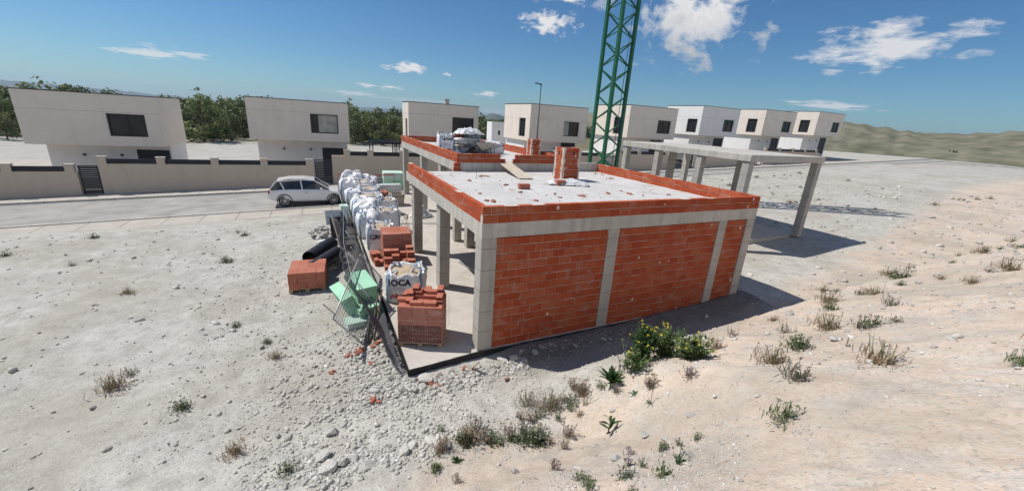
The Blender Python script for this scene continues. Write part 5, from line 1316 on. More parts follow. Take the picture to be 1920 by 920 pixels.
# ------------------------------------------------------------------ things outside the fence, left
for i, (x, y, z, rz, lb) in enumerate(((-2.78,8.1,0.12,R(64),'upper black corrugated pipe lying left of the net fence'),(-2.62,7.35,-0.02,R(60),'lower black corrugated pipe lying nearest on the ground left of the net fence'))):
    t = thing('drain_pipe', lb, 'pipe', (x,y,z), rz, 'black corrugated drain pipes')
    m = MB(); rings = []; N = 20; n = 56; Lp = 1.7
    for k in range(n+1):
        r_ = 0.235 + (0.012 if (k//2) % 2 else 0); rings.append([(Lp*k/n, math.cos(2*math.pi*a/N)*r_, math.sin(2*math.pi*a/N)*r_+0.24) for a in range(N)])
    for k in (n, 0): rings.append([(Lp*k/n, math.cos(2*math.pi*a/N)*0.215, math.sin(2*math.pi*a/N)*0.215+0.24) for a in range(N)])
    loft(m, [[(x_-Lp, y_, z_) for x_, y_, z_ in r_] for r_ in rings], False); m.build('pipe_wall', M['blackpipe'], t, smooth=True)
def slab_piece(name, c, size, rot, mat, label, cat, bev=0.004):
    m = MB(); m.obox((0,0,size[2]/2), size); o = m.build(name, M[mat], bevel=bev); o.location = c; o.rotation_euler = rot; return tag(o, label, cat)
slab_piece('timber_board', (-2.35,8.9,-0.1), (0.75,0.04,1.25), (R(-20),R(24),R(70)), 'palewood', 'grey brown board leaning against the net fence behind the black pipes', 'board')
slab_piece('dark_panel', (-2.42,10.3,-0.1), (0.62,0.05,0.9), (R(-14),0,R(10)), 'dark', 'dark panel standing against the fence under the printed foam board', 'panel')
slab_piece('foam_board', (-2.45,11.1,0.3), (0.9,0.14,0.62), (R(-24),0,R(8)), 'packprint', 'pale printed foam board propped up left of the net fence', 'foam board')
slab_piece('green_foam_block', (-2.05,12.7,-0.1), (0.34,0.5,0.9), (0,0,R(6)), 'foampale', 'pale green foam block standing behind the printed foam board', 'foam block')
slab_piece('pale_board', (-2.98,7.2,-0.12), (0.25,1.3,0.05), (0,R(-25),R(18)), 'palewood', 'pale board lying across the black pipe at the left', 'board')
m = MB(); m.tube([(0,0,0.05),(0.12,-0.5,0.06),(0.18,-0.9,0.05),(0.3,-1.2,0.04)],[0.07,0.085,0.075,0.06],9); o = m.build('white_tube_bag', M['bag'], smooth=True); o.location = (-2.25,7.9,-0.12); tag(o, 'limp white plastic tube lying between the pipes and the net fence', 'plastic tube')
m = MB(); m.tube([(0,0,0.06),(0.4,0.1,0.08),(0.8,0.05,0.06)],[0.08,0.1,0.07],9); o = m.build('white_tube_bag', M['bag'], smooth=True); o.location = (-3.25,9.6,-0.1); tag(o, 'limp white plastic tube lying behind the black pipes', 'plastic tube')
rubw = thing('stone_heap', 'heap of grey rubble stones behind the white plastic tube at the left', 'rubble heap', (-3.1,10.8,-0.12))
m = MB()
for i in range(34):
    a = random.uniform(0,6.28); r_ = random.uniform(0,0.6); vs, fs = stone_mesh(100+i); s = random.uniform(0.1,0.22)
    m.add([(v[0]*s+math.cos(a)*r_, v[1]*s+math.sin(a)*r_, v[2]*s+max(0,0.42-0.6*r_)) for v in vs], [tuple(int(q) for q in f) for f in fs])
m.build('stones', M['stone'], rubw)
# salmon pallet of blocks at the left edge
p5 = thing('block_pallet', 'tall pallet of salmon clay blocks at the left, standing on the gravel', 'block pallet', (-3.55,5.6,-0.17), R(-4), 'pallets of hollow bricks')
pallet_mb(1.0,1.2).build('wooden_pallet', M['wood'], p5)
m = MB(); brick_cube(m, None, -0.5, 0.5, -0.6, 0.6, 0.11, 0.62, 'sides', 4, 3, 0.006); m.build('block_layers', M['brick'], p5)
# site barrier posts and tape beyond the slab
bt = thing('site_barrier', 'thin orange posts with drooping red tape at the far end of the slab', 'barrier', (-1.9,21.0,0))
for x in (0,1.6,3.6): m = MB(); m.tube([(x,0,-0.1),(x,0,1.15)],0.02,6); m.build('post', M['shard'], bt)
m = MB(); m.quad((0,0,1.02),(1.6,0.0,0.92),(1.6,0.0,0.98),(0,0,1.08)); m.quad((1.6,0.004,0.92),(3.6,0.004,1.0),(3.6,0.004,1.06),(1.6,0.004,0.98)); q = m.build('tape', M['inkred'], bt); q.modifiers.new('t','SOLIDIFY').thickness = 0.004
# ------------------------------------------------------------------ rocks you can count
rg = 'pale limestone rocks in the rubble at the slab corner'
rks = [(-1.83,-0.64,.13),(-2.13,0.98,.11),(-1.75,0.5,.12),(-1.78,0.05,.15),(-1.85,0.98,.1),(-1.9,0.2,.1),(-1.28,-0.42,.17),(-1.06,-0.40,.12),(-2.37,-0.43,.10),(-0.75,-0.36,.1),(-0.35,-0.42,.1),(-1.55,-0.40,.13),(-1.9,0.75,.12),(-1.72,0.28,.11),(-2.05,0.5,.09),(-1.6,-0.7,.1),(-0.55,-0.5,.09),(-2.0,-0.15,.1),(-1.75,1.25,.1),(-2.5,0.9,.08),(-0.1,-0.36,.09),(-1.2,-0.72,.09),(-1.45,-0.62,.11),(-2.2,1.7,.1)]
sp = []
for i in range(6):
    vs, fs = stone_mesh(40+i, 2); m = MB(); m.add(vs, [tuple(int(q) for q in f) for f in fs]); sp.append(m)
built = {}
def rock(x, y, s, label, group, mat='stone', zs=1.0):
    i = random.randrange(6)
    if (i, mat) not in built: o = sp[i].build('limestone_rock', M[mat]); built[(i, mat)] = o
    else: o = built[(i, mat)].copy(); COL.objects.link(o)
    o.location = (x, y, H(x, y)+0.25*s); o.rotation_euler = (random.uniform(-.3,.3), random.uniform(-.3,.3), random.uniform(0,6)); o.scale = (s*random.uniform(.9,1.35), s*random.uniform(.75,1.0), s*random.uniform(.7,1.0)*zs); tag(o, label, 'rock', group)
for x, y, s in rks: rock(x, y, s, 'pale limestone rock in the rubble belt round the near slab corner', rg)
for x, y, s in ((-3.12,-1.34,.15),(-2.7,-2.50,.13),(-3.01,-2.25,.12),(-2.13,-2.46,.12),(-1.98,-2.35,.1),(-1.5,-2.51,.17),(-1.68,-2.42,.15),(-3.2,-2.28,.16),(-2.89,-2.17,.1),(-2.45,-2.45,.09),(-2.3,-2.3,.08),(-3.3,-1.9,.12),(-2.75,-1.9,.08),(-1.25,-2.4,.1)):
    rock(x, y, s, 'pale flat rock in the stony seam across the lower left of the bank', 'rocks in the stony seam at lower left')
for x, y, s in ((0.5,-0.36,.13),(0.75,-0.42,.15),(1.0,-0.3,.1),(1.3,-0.45,.12),(0.85,-0.62,.12),(1.55,-0.3,.11),(2.4,-0.5,.1),(3.3,-0.5,.09),(0.3,-0.5,.09)):
    rock(x, y, s, 'grey rock in the shade at the foot of the block wall', 'rocks in the shade of the wall')
for x, y, s in ((1.75,-2.75,.10),(1.95,-2.7,.1),(1.2,-3.3,.07),(0.4,-3.9,.06),(0.9,-4.3,.08),(0.1,-4.6,.07),(1.35,-4.6,.08),(-0.3,-4.4,.06),(0.6,-5.2,.08),(-0.9,-3.8,.07),(1.5,-2.2,.08)):
    rock(x, y, s, 'pale stone lying loose on the sandy bank at the right', 'loose stones on the sandy bank')
for i, (x, y) in enumerate(((-2.76,1.05),(-2.66,1.0),(-2.54,1.02),(-2.41,1.19),(-2.02,1.36),(-1.95,1.42),(-1.88,1.47),(-2.1,1.3),(-1.23,-0.63),(-1.31,-0.55),(-1.24,-0.45),(-2.31,-0.78),(-2.4,-0.67),(-0.43,-0.34),(-3.12,0.5),(-3.05,0.55),(0.3,-1.03),(-2.31,0.56),(-1.1,-0.7),(-0.25,-0.45),(-2.2,1.2),(-2.48,1.1))):
    shard(x, y, H(x,y)+0.02, random.choice((0.8,1.1,1.5)), 'broken piece of red clay brick lying in the rubble near the slab corner', 'brick fragments in the rubble', (random.uniform(-.4,.4),random.uniform(-.4,.4),random.uniform(0,6)))
slab_piece('timber_offcut', (-0.27,-0.40,-0.12), (0.07,0.04,0.34), (R(40),R(4),R(14)), 'palewood', 'short pale timber offcut stuck in the rubble before the corner column', 'timber offcut')

# ------------------------------------------------------------------ white car parked at the left
def car():
    c = thing('parked_car', 'white hatchback parked in the bay left of the bulk bags, nose to the right', 'car', (-1.50, 18.95, float(street(np.array(-3.0)))+0.006))
    # profile along x (nose at x=0, tail at -4.2), half widths
    st = [(-0.02,0.62,0.34,0.62,0.62),(-0.12,0.74,0.22,0.72,0.74),(-0.5,0.84,0.18,0.80,0.84),(-1.05,0.87,0.18,0.93,0.85),(-1.3,0.87,0.18,0.97,0.84),(-2.0,0.88,0.18,0.99,0.86),(-3.0,0.88,0.18,1.0,0.86),(-3.7,0.86,0.2,1.0,0.84),(-4.08,0.80,0.28,0.95,0.78),(-4.18,0.72,0.36,0.8,0.7)]
    m = MB(); rings = []
    for x, w, z0, z1, wt in st:
        rings.append([(x,-w*0.92,z0),(x,w*0.92,z0),(x,w,z0+0.16),(x,w,(z0+z1)/2+0.04),(x,wt,z1-0.03),(x,wt*0.86,z1),(x,-wt*0.86,z1),(x,-wt,z1-0.03),(x,-w,(z0+z1)/2+0.04),(x,-w,z0+0.16)])
    loft(m, rings); m.add(rings[-1], [tuple(range(10))], .5)
    b = m.build('body', M['carpaint'], c, smooth=True, bevel=0.0)
    sb = b.modifiers.new('s','SUBSURF'); sb.levels = 1; sb.render_levels = 2
    m = MB(); cab = [(-1.05,0.70,0.93,0.95),(-1.75,0.66,0.93,1.43),(-2.3,0.66,0.93,1.51),(-3.1,0.65,0.93,1.50),(-3.7,0.64,0.93,1.38),(-4.05,0.66,0.93,0.98)]
    rr_ = [[(x,-0.80,z0),(x,0.80,z0),(x,w,z1-0.05),(x,w*0.88,z1),(x,-w*0.88,z1),(x,-w,z1-0.05)] for x, w, z0, z1 in cab]
    loft(m, rr_); m.add(rr_[-1], [tuple(range(6))], .5); m.build('cabin', M['carglass'], c, smooth=False)
    m = MB()
    rf = [(-1.78,0.59,1.44),(-2.3,0.60,1.525),(-3.1,0.59,1.515),(-3.7,0.57,1.40)]
    loft(m, [[(x,-w,z),(x,w,z),(x,w,z+0.02),(x,-w,z+0.02)] for x, w, z in rf]); m.build('roof', M['carpaint'], c)
    m = MB()
    for s in (-1,1):
        for pts in (((-1.0,s*.80,.95),(-1.76,s*.665,1.43)),((-2.45,s*.815,.95),(-2.5,s*.665,1.49)),((-3.35,s*.815,.95),(-3.55,s*.655,1.44)),((-4.07,s*.68,.99),(-3.72,s*.64,1.40)),((-1.76,s*.665,1.44),(-2.4,s*.668,1.5)),((-2.4,s*.668,1.5),(-3.7,s*.64,1.40))): m.bar(pts[0], pts[1], 0.06, 0.05)
    m.build('pillars', M['carpaint'], c)
    for x in (-0.82,-3.38):
        for s in (-1,1):
            w = MB(); y0_ = s*0.80
            w.tube([(x,s*0.66,0.32),(x,s*0.67,0.32),(x,s*0.85,0.32),(x,s*0.865,0.32)],[0.26,0.32,0.32,0.29],24); o = w.build('wheel', M['rubber'], c, smooth=True)
            q = MB(); q.tube([(x,s*0.855,0.32),(x,s*0.872,0.32)],[0.075,0.06],12)
            for k in range(10): a = 2*math.pi*k/10; q.bar((x,s*0.868,0.32),(x+math.cos(a)*0.215,s*0.868,0.32+math.sin(a)*0.215),0.028,0.02)
            N = 28; ring0 = [(x+math.cos(2*math.pi*k/N)*0.225, s*0.87, 0.32+math.sin(2*math.pi*k/N)*0.225) for k in range(N+1)]; q.tube(ring0, 0.014, 6, caps=False); q.build('rim', M['rim'], o)
            ar = MB(); arc = [(x+math.cos(a)*0.37, s*0.872, 0.32+math.sin(a)*0.37) for a in np.linspace(-0.25, math.pi+0.25, 16)]; ar.tube(arc, 0.03, 6); ar.build('wheel_arch', M['dark'], c)
    for s in (-1,1):
        h = MB(); h.obox((-0.24,s*0.66,0.66),(0.36,0.16,0.13),(0,0.2,s*-0.45)); h.build('headlight', M['lamp'], c, bevel=0.03)
        h = MB(); h.obox((-4.12,s*0.66,0.80),(0.12,0.2,0.2)); h.build('taillight', M['taillamp'], c, bevel=0.02)
        h = MB(); h.obox((-1.45,s*0.93,0.99),(0.14,0.16,0.11)); h.build('mirror', M['carpaint'], c, bevel=0.03)
        h = MB(); h.box((-2.32,s*0.885-0.01,0.78),(-2.18,s*0.885+0.01,0.805)); h.build('door_handle', M['dark'], c)
    h = MB(); h.box((-0.03,-0.45,0.30),(0.02,0.45,0.5)); h.build('grille', M['dark'], c, bevel=0.01)
    h = MB(); h.box((-3.0,-0.885,0.2),(-1.2,-0.87,0.27)); h.build('sill', M['dark'], c)
car()
# ------------------------------------------------------------------ plants on the bank
def leaf(mb_, base, direc, L, W_, curl=0.25, rnd=None, seg=4, up=Vector((0,0,1))):
    d = Vector(direc).normalized(); side = d.cross(up)
    if side.length < 1e-3: side = Vector((1,0,0))
    side.normalize(); nrm = side.cross(d).normalized(); b = Vector(base); vs = []
    for i in range(seg+1):
        t = i/seg; w = W_*0.5*math.sin(math.pi*min(1, t*0.93+0.06))**0.8
        p = b + d*(L*t) - Vector((0,0,1))*(curl*L*t*t) ; k = nrm*0.25*w
        vs += [p - side*w + k, p, p + side*w + k]
    fs = []
    for i in range(seg):
        for j in range(2): fs.append((i*3+j, i*3+j+1, i*3+4+j, i*3+3+j))
    mb_.add(vs, fs, random.random() if rnd is None else rnd)
def rdir(tilt0, tilt1):
    a = random.uniform(0, 2*math.pi); t = random.uniform(tilt0, tilt1); return Vector((math.cos(a)*math.sin(t), math.sin(a)*math.sin(t), math.cos(t)))
def leafy_bush(h, w, nst, nl, L, Wd, flowers=0):
    st, lf, fl = MB(), MB(), []
    for s in range(nst):
        d = rdir(0.0, 0.95); tip = Vector((d.x*w*0.8, d.y*w*0.8, h*random.uniform(0.6,1.0)*(0.55+0.45*d.z)))
        base = Vector((random.gauss(0,.05)*w*3, random.gauss(0,.05)*w*3, -0.03)); mid = base.lerp(tip,.5)+Vector((d.x,d.y,0))*-0.05*h
        P = [base, mid, tip]; st.tube(P, [0.008,0.006,0.003], 5)
        for k in range(nl):
            t = random.random()**0.8; p = (base.lerp(mid,t*2) if t < .5 else mid.lerp(tip,t*2-1)); ld = (rdir(0.35,1.5)+Vector((d.x,d.y,0.25))*0.6)
            leaf(lf, p, ld, L*random.uniform(.6,1.25)*(1.15-0.5*t), Wd*random.uniform(.7,1.2)*(1.1-0.4*t), random.uniform(.05,.4))
        for k in range(flowers):
            if random.random() < 0.24:
                c = tip + Vector((random.gauss(0,.03), random.gauss(0,.03), random.uniform(.0,.06)))
                if k == 0: st.tube([tip, c], 0.002, 4)
                hd = MB(); fl.append(hd)
                for q in range(7):
                    o = c + Vector((random.gauss(0,.009), random.gauss(0,.009), random.gauss(0,.008)))
                    hd.obox(o, (0.015,0.015,0.006), (random.uniform(-1,1),random.uniform(-1,1),random.uniform(0,3)))
    return st, lf, fl
def plant(name, label, cat, x, y, parts, rz=0, group=None, sc=1.0):
    t = thing(name, label, cat, (x, y, H(x, y)), rz, group); t.scale = (sc,)*3
    for nm, mb_, mt in parts:
        if isinstance(mb_, list):
            for hd in mb_: hd.build('flower_head', M[mt], t)
        elif mb_.f: mb_.build(nm, M[mt], t)
    return t
random.seed(21)
def bush_thing(x, y, label, h, w, nst, nl, L, Wd, flw, group=None, lm='leaf'):
    a, b, c = leafy_bush(h, w, nst, nl, L, Wd, flw); return plant('flowering_bush', label, 'plant', x, y, (('stems',a,'stem'),('leaves',b,lm),('flowers',c,'yellow')), group=group)
bg_ = 'yellow flowering bushes on the crest of the bank'
bush_thing(2.22, -2.78, 'tallest dense dark green bush with few yellow flowers, before the block wall', 0.82, 0.42, 60, 34, 0.12, 0.03, 1, bg_)
bush_thing(2.66, -2.95, 'wide bushy plant with many yellow flowers, right of the tallest bush', 0.62, 0.62, 46, 24, 0.12, 0.026, 2, bg_, 'leaf_b')
bush_thing(2.0, -2.9, 'low sprawling stems with yellow flowers in front of the tallest bush', 0.50, 0.75, 24, 22, 0.12, 0.026, 1, bg_, 'leaf_b')
bush_thing(2.75, -3.42, 'low broad leaved plant with yellow flowers at the right, under the flowering bush', 0.48, 0.55, 26, 16, 0.17, 0.045, 1, bg_, 'leaf_b')
# sparse tall mustard stem left of the bushes
a, b, c = leafy_bush(0.62, 0.34, 5, 5, 0.08, 0.02, 1); plant('mustard_stem', 'thin sparse stems with single yellow flowers, left of the bushes over the dark shade', 'plant', 1.78, -2.72, (('stems',a,'stem'),('leaves',b,'weed'),('flowers',c,'yellow')))
def rosette(n, L, Wd, t0, t1, stem=0.0):
    lf, st = MB(), MB()
    if stem: st.tube([(0,0,-0.02),(0.01,0.01,stem*.5),(0.03,-0.01,stem)],[0.012,0.010,0.006],6)
    for i in range(n):
        z = stem*random.uniform(.15,1.0) if stem else 0.0
        leaf(lf, (0.0,0.0,z), rdir(t0,t1), L*random.uniform(.6,1.2), Wd*random.uniform(.8,1.2), random.uniform(.1,.45), seg=5)
    return lf, st
l, s = rosette(40, 0.40, 0.06, 0.05, 0.95); plant('broad_leaved_plant', 'dark broad leaved plant at the edge of the wall shade, left of the bushes', 'plant', 1.56, -2.79, (('leaves',l,'leaf'),))
random.seed(8); l, s = rosette(9, 0.26, 0.05, 0.25, 1.3, 0.24); plant('broad_leaved_plant', 'single upright plant with a stout stem and few long leaves on the bare sand', 'plant', 0.85, -3.64, (('leaves',l,'leaf'),('stem',s,'stem')))
l, s = rosette(7, 0.15, 0.03, 0.5, 1.3); plant('broad_leaved_plant', 'tiny dark leaved seedling on the sand above the single upright plant', 'plant', 1.51, -3.43, (('leaves',l,'leaf'),))
l, s = rosette(26, 0.12, 0.014, 0.6, 1.45); st = MB(); st.tube([(0,0,0),(0.0,0.01,0.2),(0.01,0.01,0.42)],[0.005,0.004,0.003],5)
for k in range(14): leaf(l, (0,0.008,0.05+0.026*k), rdir(0.3,0.9), 0.035, 0.008, 0.1, seg=2)
plant('spiky_weed', 'feathery green rosette with one tall thin flower stalk on the right part of the bank', 'plant', 1.45, -3.83, (('leaves',l,'weed'),('stalk',st,'stem')))
def tuft(n, h, w, mat_w=0.01, tilt=0.9, twigs=0, fl=0, fls=0.012):
    lf, st, fw = MB(), MB(), []
    for i in range(n):
        b = Vector((random.gauss(0,w*.45), random.gauss(0,w*.45), -0.01)); leaf(lf, b, rdir(0.0,tilt), h*random.uniform(.4,1.0), mat_w*random.uniform(.7,1.5), random.uniform(.0,.35), seg=3)
    for i in range(twigs):
        b = Vector((random.gauss(0,w*.3), random.gauss(0,w*.3), -0.01)); p = [b]; d = rdir(0,.9)
        for k in range(3): d = (d+rdir(0,1.2)*.35).normalized(); p.append(p[-1]+d*h*random.uniform(.25,.5))
        st.tube(p, [0.0035,0.003,0.0025,0.0015], 4)
        for k in range(5): leaf(lf, p[-1]-d*h*.15*random.random(), rdir(.2,1.4), 0.035, 0.011, .2, seg=2)
        if fl and random.random() < 0.7:
            hd = MB(); fw.append(hd); cc = p[-1]
            for k in range(fl): hd.obox(p[-1]+Vector((random.gauss(0,.006),random.gauss(0,.006),random.gauss(0,.004))), (fls,fls,fls*.5), (random.uniform(-1,1),random.uniform(-1,1),0))
    return lf, st, fw
def weed(x, y, label, mat, n, h, w, mw=.01, tilt=.9, twigs=0, fl=0, fm='whitepetal', name='weed', grp=None, fls=0.012):
    a, b, c = tuft(n, h, w, mw, tilt, twigs, fl, fls); return plant(name, label, 'plant', x, y, (('leaves',a,mat),('twigs',b,'stem' if mat != 'mauve' else 'bark'),('flowers',c,fm)), group=grp)
random.seed(33)
weed(-0.18,-3.10,'bushy weed dotted with small white flowers in the middle of the bank','weed',420,0.19,0.24,.014,1.1,60,2,fls=.009)
weed(-1.22,-2.66,'upright green weed with bare twigs at the lower left, above a smaller one','weed',240,0.21,0.13,.018,.9,24,1,fls=.009)
weed(-1.47,-3.02,'small dark green leafy weed on the lower left edge of the sand','leaf',70,0.09,0.06,.02,1.2,0)
weed(-1.80,-3.05,'green mossy weed with tall bare grey stalks at the lower left','weed',150,0.09,0.09,.010,1.3,9,0)
weed(-0.72,-2.88,'low straggling weed between the two larger weeds on the left','weed',180,0.12,0.18,.011,1.2,20,1,fls=.008)
weed(-0.45,-2.95,'low thin weed left of the white flowered weed','weed',150,0.13,0.16,.011,1.2,14,1,fls=.008)
weed(0.62,-2.35,'brownish dry grass tuft where the gravel meets the sand','dry',380,0.26,0.32,.006,.8,50,0)
weed(0.28,-2.05,'grey brown dry tuft on the gravel behind the white flowered weed','dry',260,0.22,0.32,.005,.8,30,0)
weed(1.20,-2.42,'greenish yellow dry grass tuft left of the broad leaved plant','dry',340,0.22,0.26,.006,.7,12)
weed(0.05,-2.55,'small sparse weed with reddish twigs on the gravel','mauve',60,0.14,0.14,.008,1,14,0)
weed(2.02,-4.00,'low weed with lilac flowers at the right, below the flowering bushes','mauve',110,0.10,0.14,.010,1.2,18,2,'lilac',fls=.008)
weed(1.72,-3.55,'grey twiggy weed with one yellow flower under the flowering bushes','mauve',130,0.18,0.12,.008,1.0,20,1,'yellow')
weed(0.36,-5.25,'dark leaved weed with lilac flowers at the right edge of the bank','leaf',24,0.13,0.05,.022,.9,8,2,'lilac',fls=.008)
weed(-0.28,-5.12,'low weed patch with pale lilac flowers at the bottom of the bank','weed',120,0.08,0.14,.011,1.3,16,2,'lilac',fls=.007)
weed(-0.55,-4.22,'small mauve twiggy dry weed at the bottom middle of the sand','mauve',40,0.10,0.08,.008,1.1,16,0)
weed(-0.02,-5.38,'green weed at the bottom right of the bank among white stones','weed',110,0.09,0.13,.012,1.2,8,0)
weed(0.30,-4.62,'faint lilac flowering weed on the sand right of the middle','mauve',30,0.08,0.10,.008,1.2,10,4,'lilac',fls=.009)
weed(0.05,-4.85,'second faint lilac flowering weed lower on the sand','mauve',30,0.08,0.10,.008,1.2,10,4,'lilac',fls=.009)
weed(1.05,-2.75,'thin bent grass stalks left of the broad leaved plant','dry',22,0.34,0.06,.005,.3,3)
wl = [('weed',140,.14,.16),('dry',150,.2,.18),('mauve',70,.14,.14)]
sp_ = [(-3.8,-2.0,0),(-4.6,-1.1,1),(-5.6,0.4,0),(-4.2,1.6,1),(-6.8,2.0,2),(-7.8,-0.6,1),(-5.2,3.4,0),(-9.5,3.0,0),(-8.2,6.4,1),(3.6,-3.3,1),(4.4,-2.4,0),(5.2,-3.6,2),(4.0,-4.4,0),(3.0,-4.6,1),(6.4,-2.7,1),(7.6,-3.2,0),(5.9,-4.6,0),(2.4,-5.2,2),(8.9,-2.6,1),(10.6,-2.0,0),(12.2,-1.0,1),(3.4,-5.6,1),(1.5,-5.6,0),(10.2,1.6,0),(11.3,4.0,1),(-12,5.0,1),(-14,9.0,0),(-10.5,9.5,2),(-6.2,8.6,0),(13.0,-2.6,0),(15.0,-1.6,1)]
dirn = lambda x, y: ('left of the site' if x < -2.9 else 'on the bank right of the flowering bushes')
pw_ = []
for k, (m_, n, h, w) in enumerate(wl):
    a, b, c = tuft(n, h, w, .009, 1.0, 14, 1); pts_ = [(x,y) for x, y, q in sp_ if q == k]
    x, y = pts_[0]; lb = {0:'green weed tuft growing %s',1:'dry grass tuft growing %s',2:'mauve twiggy weed growing %s'}[k]
    extra = [(random.uniform(-19,-4.2), random.uniform(-3,13)) if random.random() < .45 else (random.uniform(3.6,26), random.uniform(-7,-1.6)) for _ in range(26)]
    extra += [(random.uniform(19.5,44), random.uniform(0,18)) for _ in range(11)]
    extra = [e for e in extra if not (-4 < e[0] < 3.4)]
    pts_ = pts_ + extra
    g0 = plant('weed_tuft', lb % dirn(x,y), 'plant', x, y, (('leaves',a,m_),('twigs',b,'stem'),('flowers',c,'whitepetal')), group='scattered weed tufts %s' % dirn(x,y))
    for x, y in pts_[1:]: dup(g0, (x,y,H(x,y)), random.uniform(0,6), lb % dirn(x,y), 'scattered weed tufts %s' % dirn(x,y), random.uniform(.6,1.6))
# wispy weeds run in a patchy band along the seam between gravel and sand
random.seed(91)
wp = []
for k, (m_, n, h, w, tw) in enumerate((('dry',70,.20,.16,26),('mauve',40,.16,.14,30),('weed',60,.10,.12,16))):
    a, b, c = tuft(n, h, w, .005, .9, tw, 0); lb = ('wispy dry grass in the weedy band across the bank', 'mauve twiggy weed in the weedy band across the bank', 'sparse green weed in the weedy band across the bank')[k]
    g0 = plant('wispy_weed', lb, 'plant', -0.9+0.7*k, -2.75, (('leaves',a,m_),('twigs',b,'bark' if m_ != 'weed' else 'stem')), group='wispy weeds in the band across the bank')
    for j in range((11, 6, 7)[k]):
        x = random.uniform(-1.7, 1.5); y = -2.8+0.28*max(0,x)+random.gauss(0,.32)
        dup(g0, (x,y,H(x,y)), random.uniform(0,6), lb, 'wispy weeds in the band across the bank', random.uniform(.5,1.35))
for j in range(9):
    x = random.uniform(-0.7, 1.0); y = random.uniform(-5.6,-4.4); dup(g0, (x,y,H(x,y)), random.uniform(0,6), 'sparse green weed among the small stones at the bottom of the bank', 'sparse weeds at the bottom of the bank', random.uniform(.4,.9))
# ------------------------------------------------------------------ trees
def pine_mbs(seed, h, w, n=520, clumps=13, mul=1.0):
    r = random.Random(seed); cr, tk = MB(), MB()
    tk.tube([(0,0,-0.5),(0.08*h*r.uniform(-1,1)*.4,0,h*.35),(0.1*r.uniform(-1,1),0,h*.75)],[0.035*h,0.025*h,0.01*h],7)
    cs = []
    for c in range(clumps):
        a = r.uniform(0,6.28); t = r.uniform(0.10,1.0); rad = w*0.5*(1-0.55*(t-.3))*math.sqrt(r.random()); p = Vector((math.cos(a)*rad, math.sin(a)*rad, h*t*0.92)); cs.append((p, r.uniform(.16,.27)*w*1.25))
        tk.tube([(0,0,h*max(.18,t-.3)), p], [0.012*h,0.003*h], 4)
    for i in range(n):
        p, s = cs[r.randrange(clumps)]
        d = Vector((r.gauss(0,1), r.gauss(0,1), r.gauss(0,.75))).normalized()*s*(0.55+0.45*r.random())
        c = p+d; q = r.uniform(.10,.2)*w*0.45*mul; nrm = (d.normalized()+Vector((r.gauss(0,.5), r.gauss(0,.5), r.gauss(0,.5)))).normalized(); u = nrm.orthogonal().normalized(); v = nrm.cross(u); ang = r.uniform(0,6.28); u, v = u*math.cos(ang)+v*math.sin(ang), v*math.cos(ang)-u*math.sin(ang)
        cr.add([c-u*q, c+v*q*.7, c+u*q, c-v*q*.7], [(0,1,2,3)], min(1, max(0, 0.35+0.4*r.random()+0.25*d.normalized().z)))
    return cr, tk
random.seed(77)
protos = []
for i in range(5):
    cr, tk = pine_mbs(200+i, 7.5, 5.2 if i % 2 else 6.2, 900, 16, 0.8)
    t = thing('pine_tree', 'pine', 'tree', (0,0,-80)); cr.build('crown', M['pine' if i % 2 else 'pine_b'], t); tk.build('trunk', M['bark'], t); protos.append(t)
used = [False]*5
tl = ['dark green pine tree at the near edge of the wood behind the houses', 'olive green pine tree at the near edge of the wood behind the houses']
def pine(x, y, s):
    i = random.randrange(5); lab = tl[0 if i % 2 else 1]
    z = H(x, y)
    if not used[i]:
        t = protos[i]; used[i] = True; t.location = (x,y,z); t.rotation_euler = (0,0,random.uniform(0,6)); t.scale = (s*0.80,)*3; t['label'] = lab; t['group'] = 'pine trees at the edge of the wood'
    else: dup(protos[i], (x,y,z), random.uniform(0,6), lab, 'pine trees at the edge of the wood', s*0.80)
cand = []
for k in range(600):
    az = random.uniform(-27, 27); d = random.uniform(106, 150)
    a = R(az); x, y = CAM.x+math.sin(a)*d, CAM.y+math.cos(a)*d
    if any((x-u)**2+(y-v)**2 < 9 for u, v, _ in cand): continue
    cand.append((x, y, random.choice((.55,.7,.85,1.0,1.15,1.45))*random.uniform(.9,1.1)))
    if len(cand) >= 210: break
for x, y, s in cand: pine(x, y, s)
# the rest of the wood reads as one mass
vs_all, fs_all, rn_all, off = [], [], [], 0
lib = []
for i in range(6):
    cr, tk = pine_mbs(300+i, 7.5, 5.8, 240, 12, 1.45); lib.append((np.array(cr.v), np.array(cr.f), np.array(cr.r)))
cnt = 0
while cnt < 3600:
    az = random.uniform(-30, 62); d = 146+1100*random.random()**2.1; a = R(az); x, y = CAM.x+math.sin(a)*d, CAM.y+math.cos(a)*d
    cnt += 1
    if az > 30 and d < 260: continue
    if az > 26 and random.random() < .35: d = random.uniform(330, 410); az = random.uniform(30, 92); a = R(az); x, y = CAM.x+math.sin(a)*d, CAM.y+math.cos(a)*d
    V, F, Rr = lib[random.randrange(6)]; s = random.uniform(.5,1.05); q = random.uniform(0,6.28); c, sn = math.cos(q), math.sin(q)
    v = V*s; v = np.stack([v[:,0]*c-v[:,1]*sn+x, v[:,0]*sn+v[:,1]*c+y, v[:,2]+H(x,y)], 1); vs_all.append(v); fs_all.append(F+off); rn_all.append(np.clip(Rr*random.uniform(.45,1.25), 0, 1)); off += len(V)
V = np.concatenate(vs_all); F = np.concatenate(fs_all); Rr = np.concatenate(rn_all)
me = bpy.data.meshes.new('pine_wood'); me.vertices.add(len(V)); me.vertices.foreach_set('co', V.ravel()); me.loops.add(F.size); me.loops.foreach_set('vertex_index', F.ravel().astype(np.int32)); me.polygons.add(len(F)); me.polygons.foreach_set('loop_start', np.arange(0, F.size, 4)); me.update(calc_edges=True)
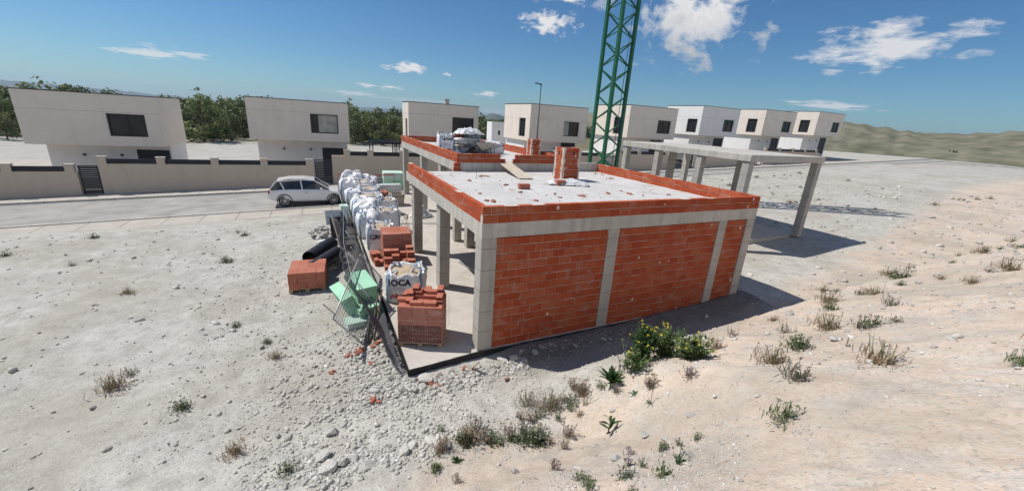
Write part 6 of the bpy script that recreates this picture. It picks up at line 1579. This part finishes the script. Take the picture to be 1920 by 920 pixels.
at = me.attributes.new('rnd', 'FLOAT', 'FACE'); at.data.foreach_set('value', Rr); me.materials.append(M['pine']); o = bpy.data.objects.new('pine_wood', me); COL.objects.link(o); o['kind'] = 'stuff'
# garden shrubs on the terrace and in the gardens
def shrub(seed, w, h, n, mat, lab, x, y, z):
    r = random.Random(seed); m, tk = MB(), MB()
    for k in range(5): a = r.uniform(0,6.28); tk.tube([(0,0,-.05),(math.cos(a)*w*.25,math.sin(a)*w*.25,h*.7)],[.02,.008],5)
    for i in range(n):
        d = Vector((r.gauss(0,1),r.gauss(0,1),abs(r.gauss(0,1)))).normalized()*r.uniform(.5,1)*(1+.25*noise.noise((i*.1,seed,0))); c = Vector((d.x*w/2,d.y*w/2,d.z*h)); leaf(m, c, (d+rdir(0,1.5)*.7), w*.13, w*.05, .2, seg=2)
    t = thing('garden_shrub', lab, 'shrub', (x,y,z)); m.build('foliage', M[mat], t); tk.build('stems', M['bark'], t); return t
shrub(1, 1.2, 0.9, 420, 'dry', 'brown dry shrub on the terrace left of the pergola', 0.7, 31.5, 0.28)
shrub(2, 0.9, 0.9, 300, 'weed', 'light green shrub on the terrace behind the garden wall, left of the dry one', -0.6, 27.8, 0.28)
shrub(8, 1.0, 0.7, 260, 'dry', 'ochre dry shrub on the terrace right of the pergola posts', 3.4, 34.5, 0.28)
shrub(3, 1.2, 1.0, 380, 'weed', 'green and ochre shrub on the terrace behind the pergola', 2.6, 33.5, 0.28)
shrub(4, 0.6, 0.6, 200, 'weed', 'small green shrub on the low garden wall pier near the narrow gate', -1.35, 25.9, 0.9)
shrub(5, 0.9, 0.9, 280, 'leaf', 'dark green shrub behind the garden wall under the concrete frame', 26.3, 26.2, 1.35)
shrub(6, 1.4, 1.3, 380, 'weed', 'round green shrub in the garden behind the parked car', -9.5, 27.0, -0.5)
shrub(7, 1.4, 1.2, 380, 'leaf', 'dark round shrub in the left garden beyond the parked car', -13.0, 27.0, -0.5)
for t in protos:
    if t.location.z < -70:
        for c in list(t.children): bpy.data.objects.remove(c)
        bpy.data.objects.remove(t)
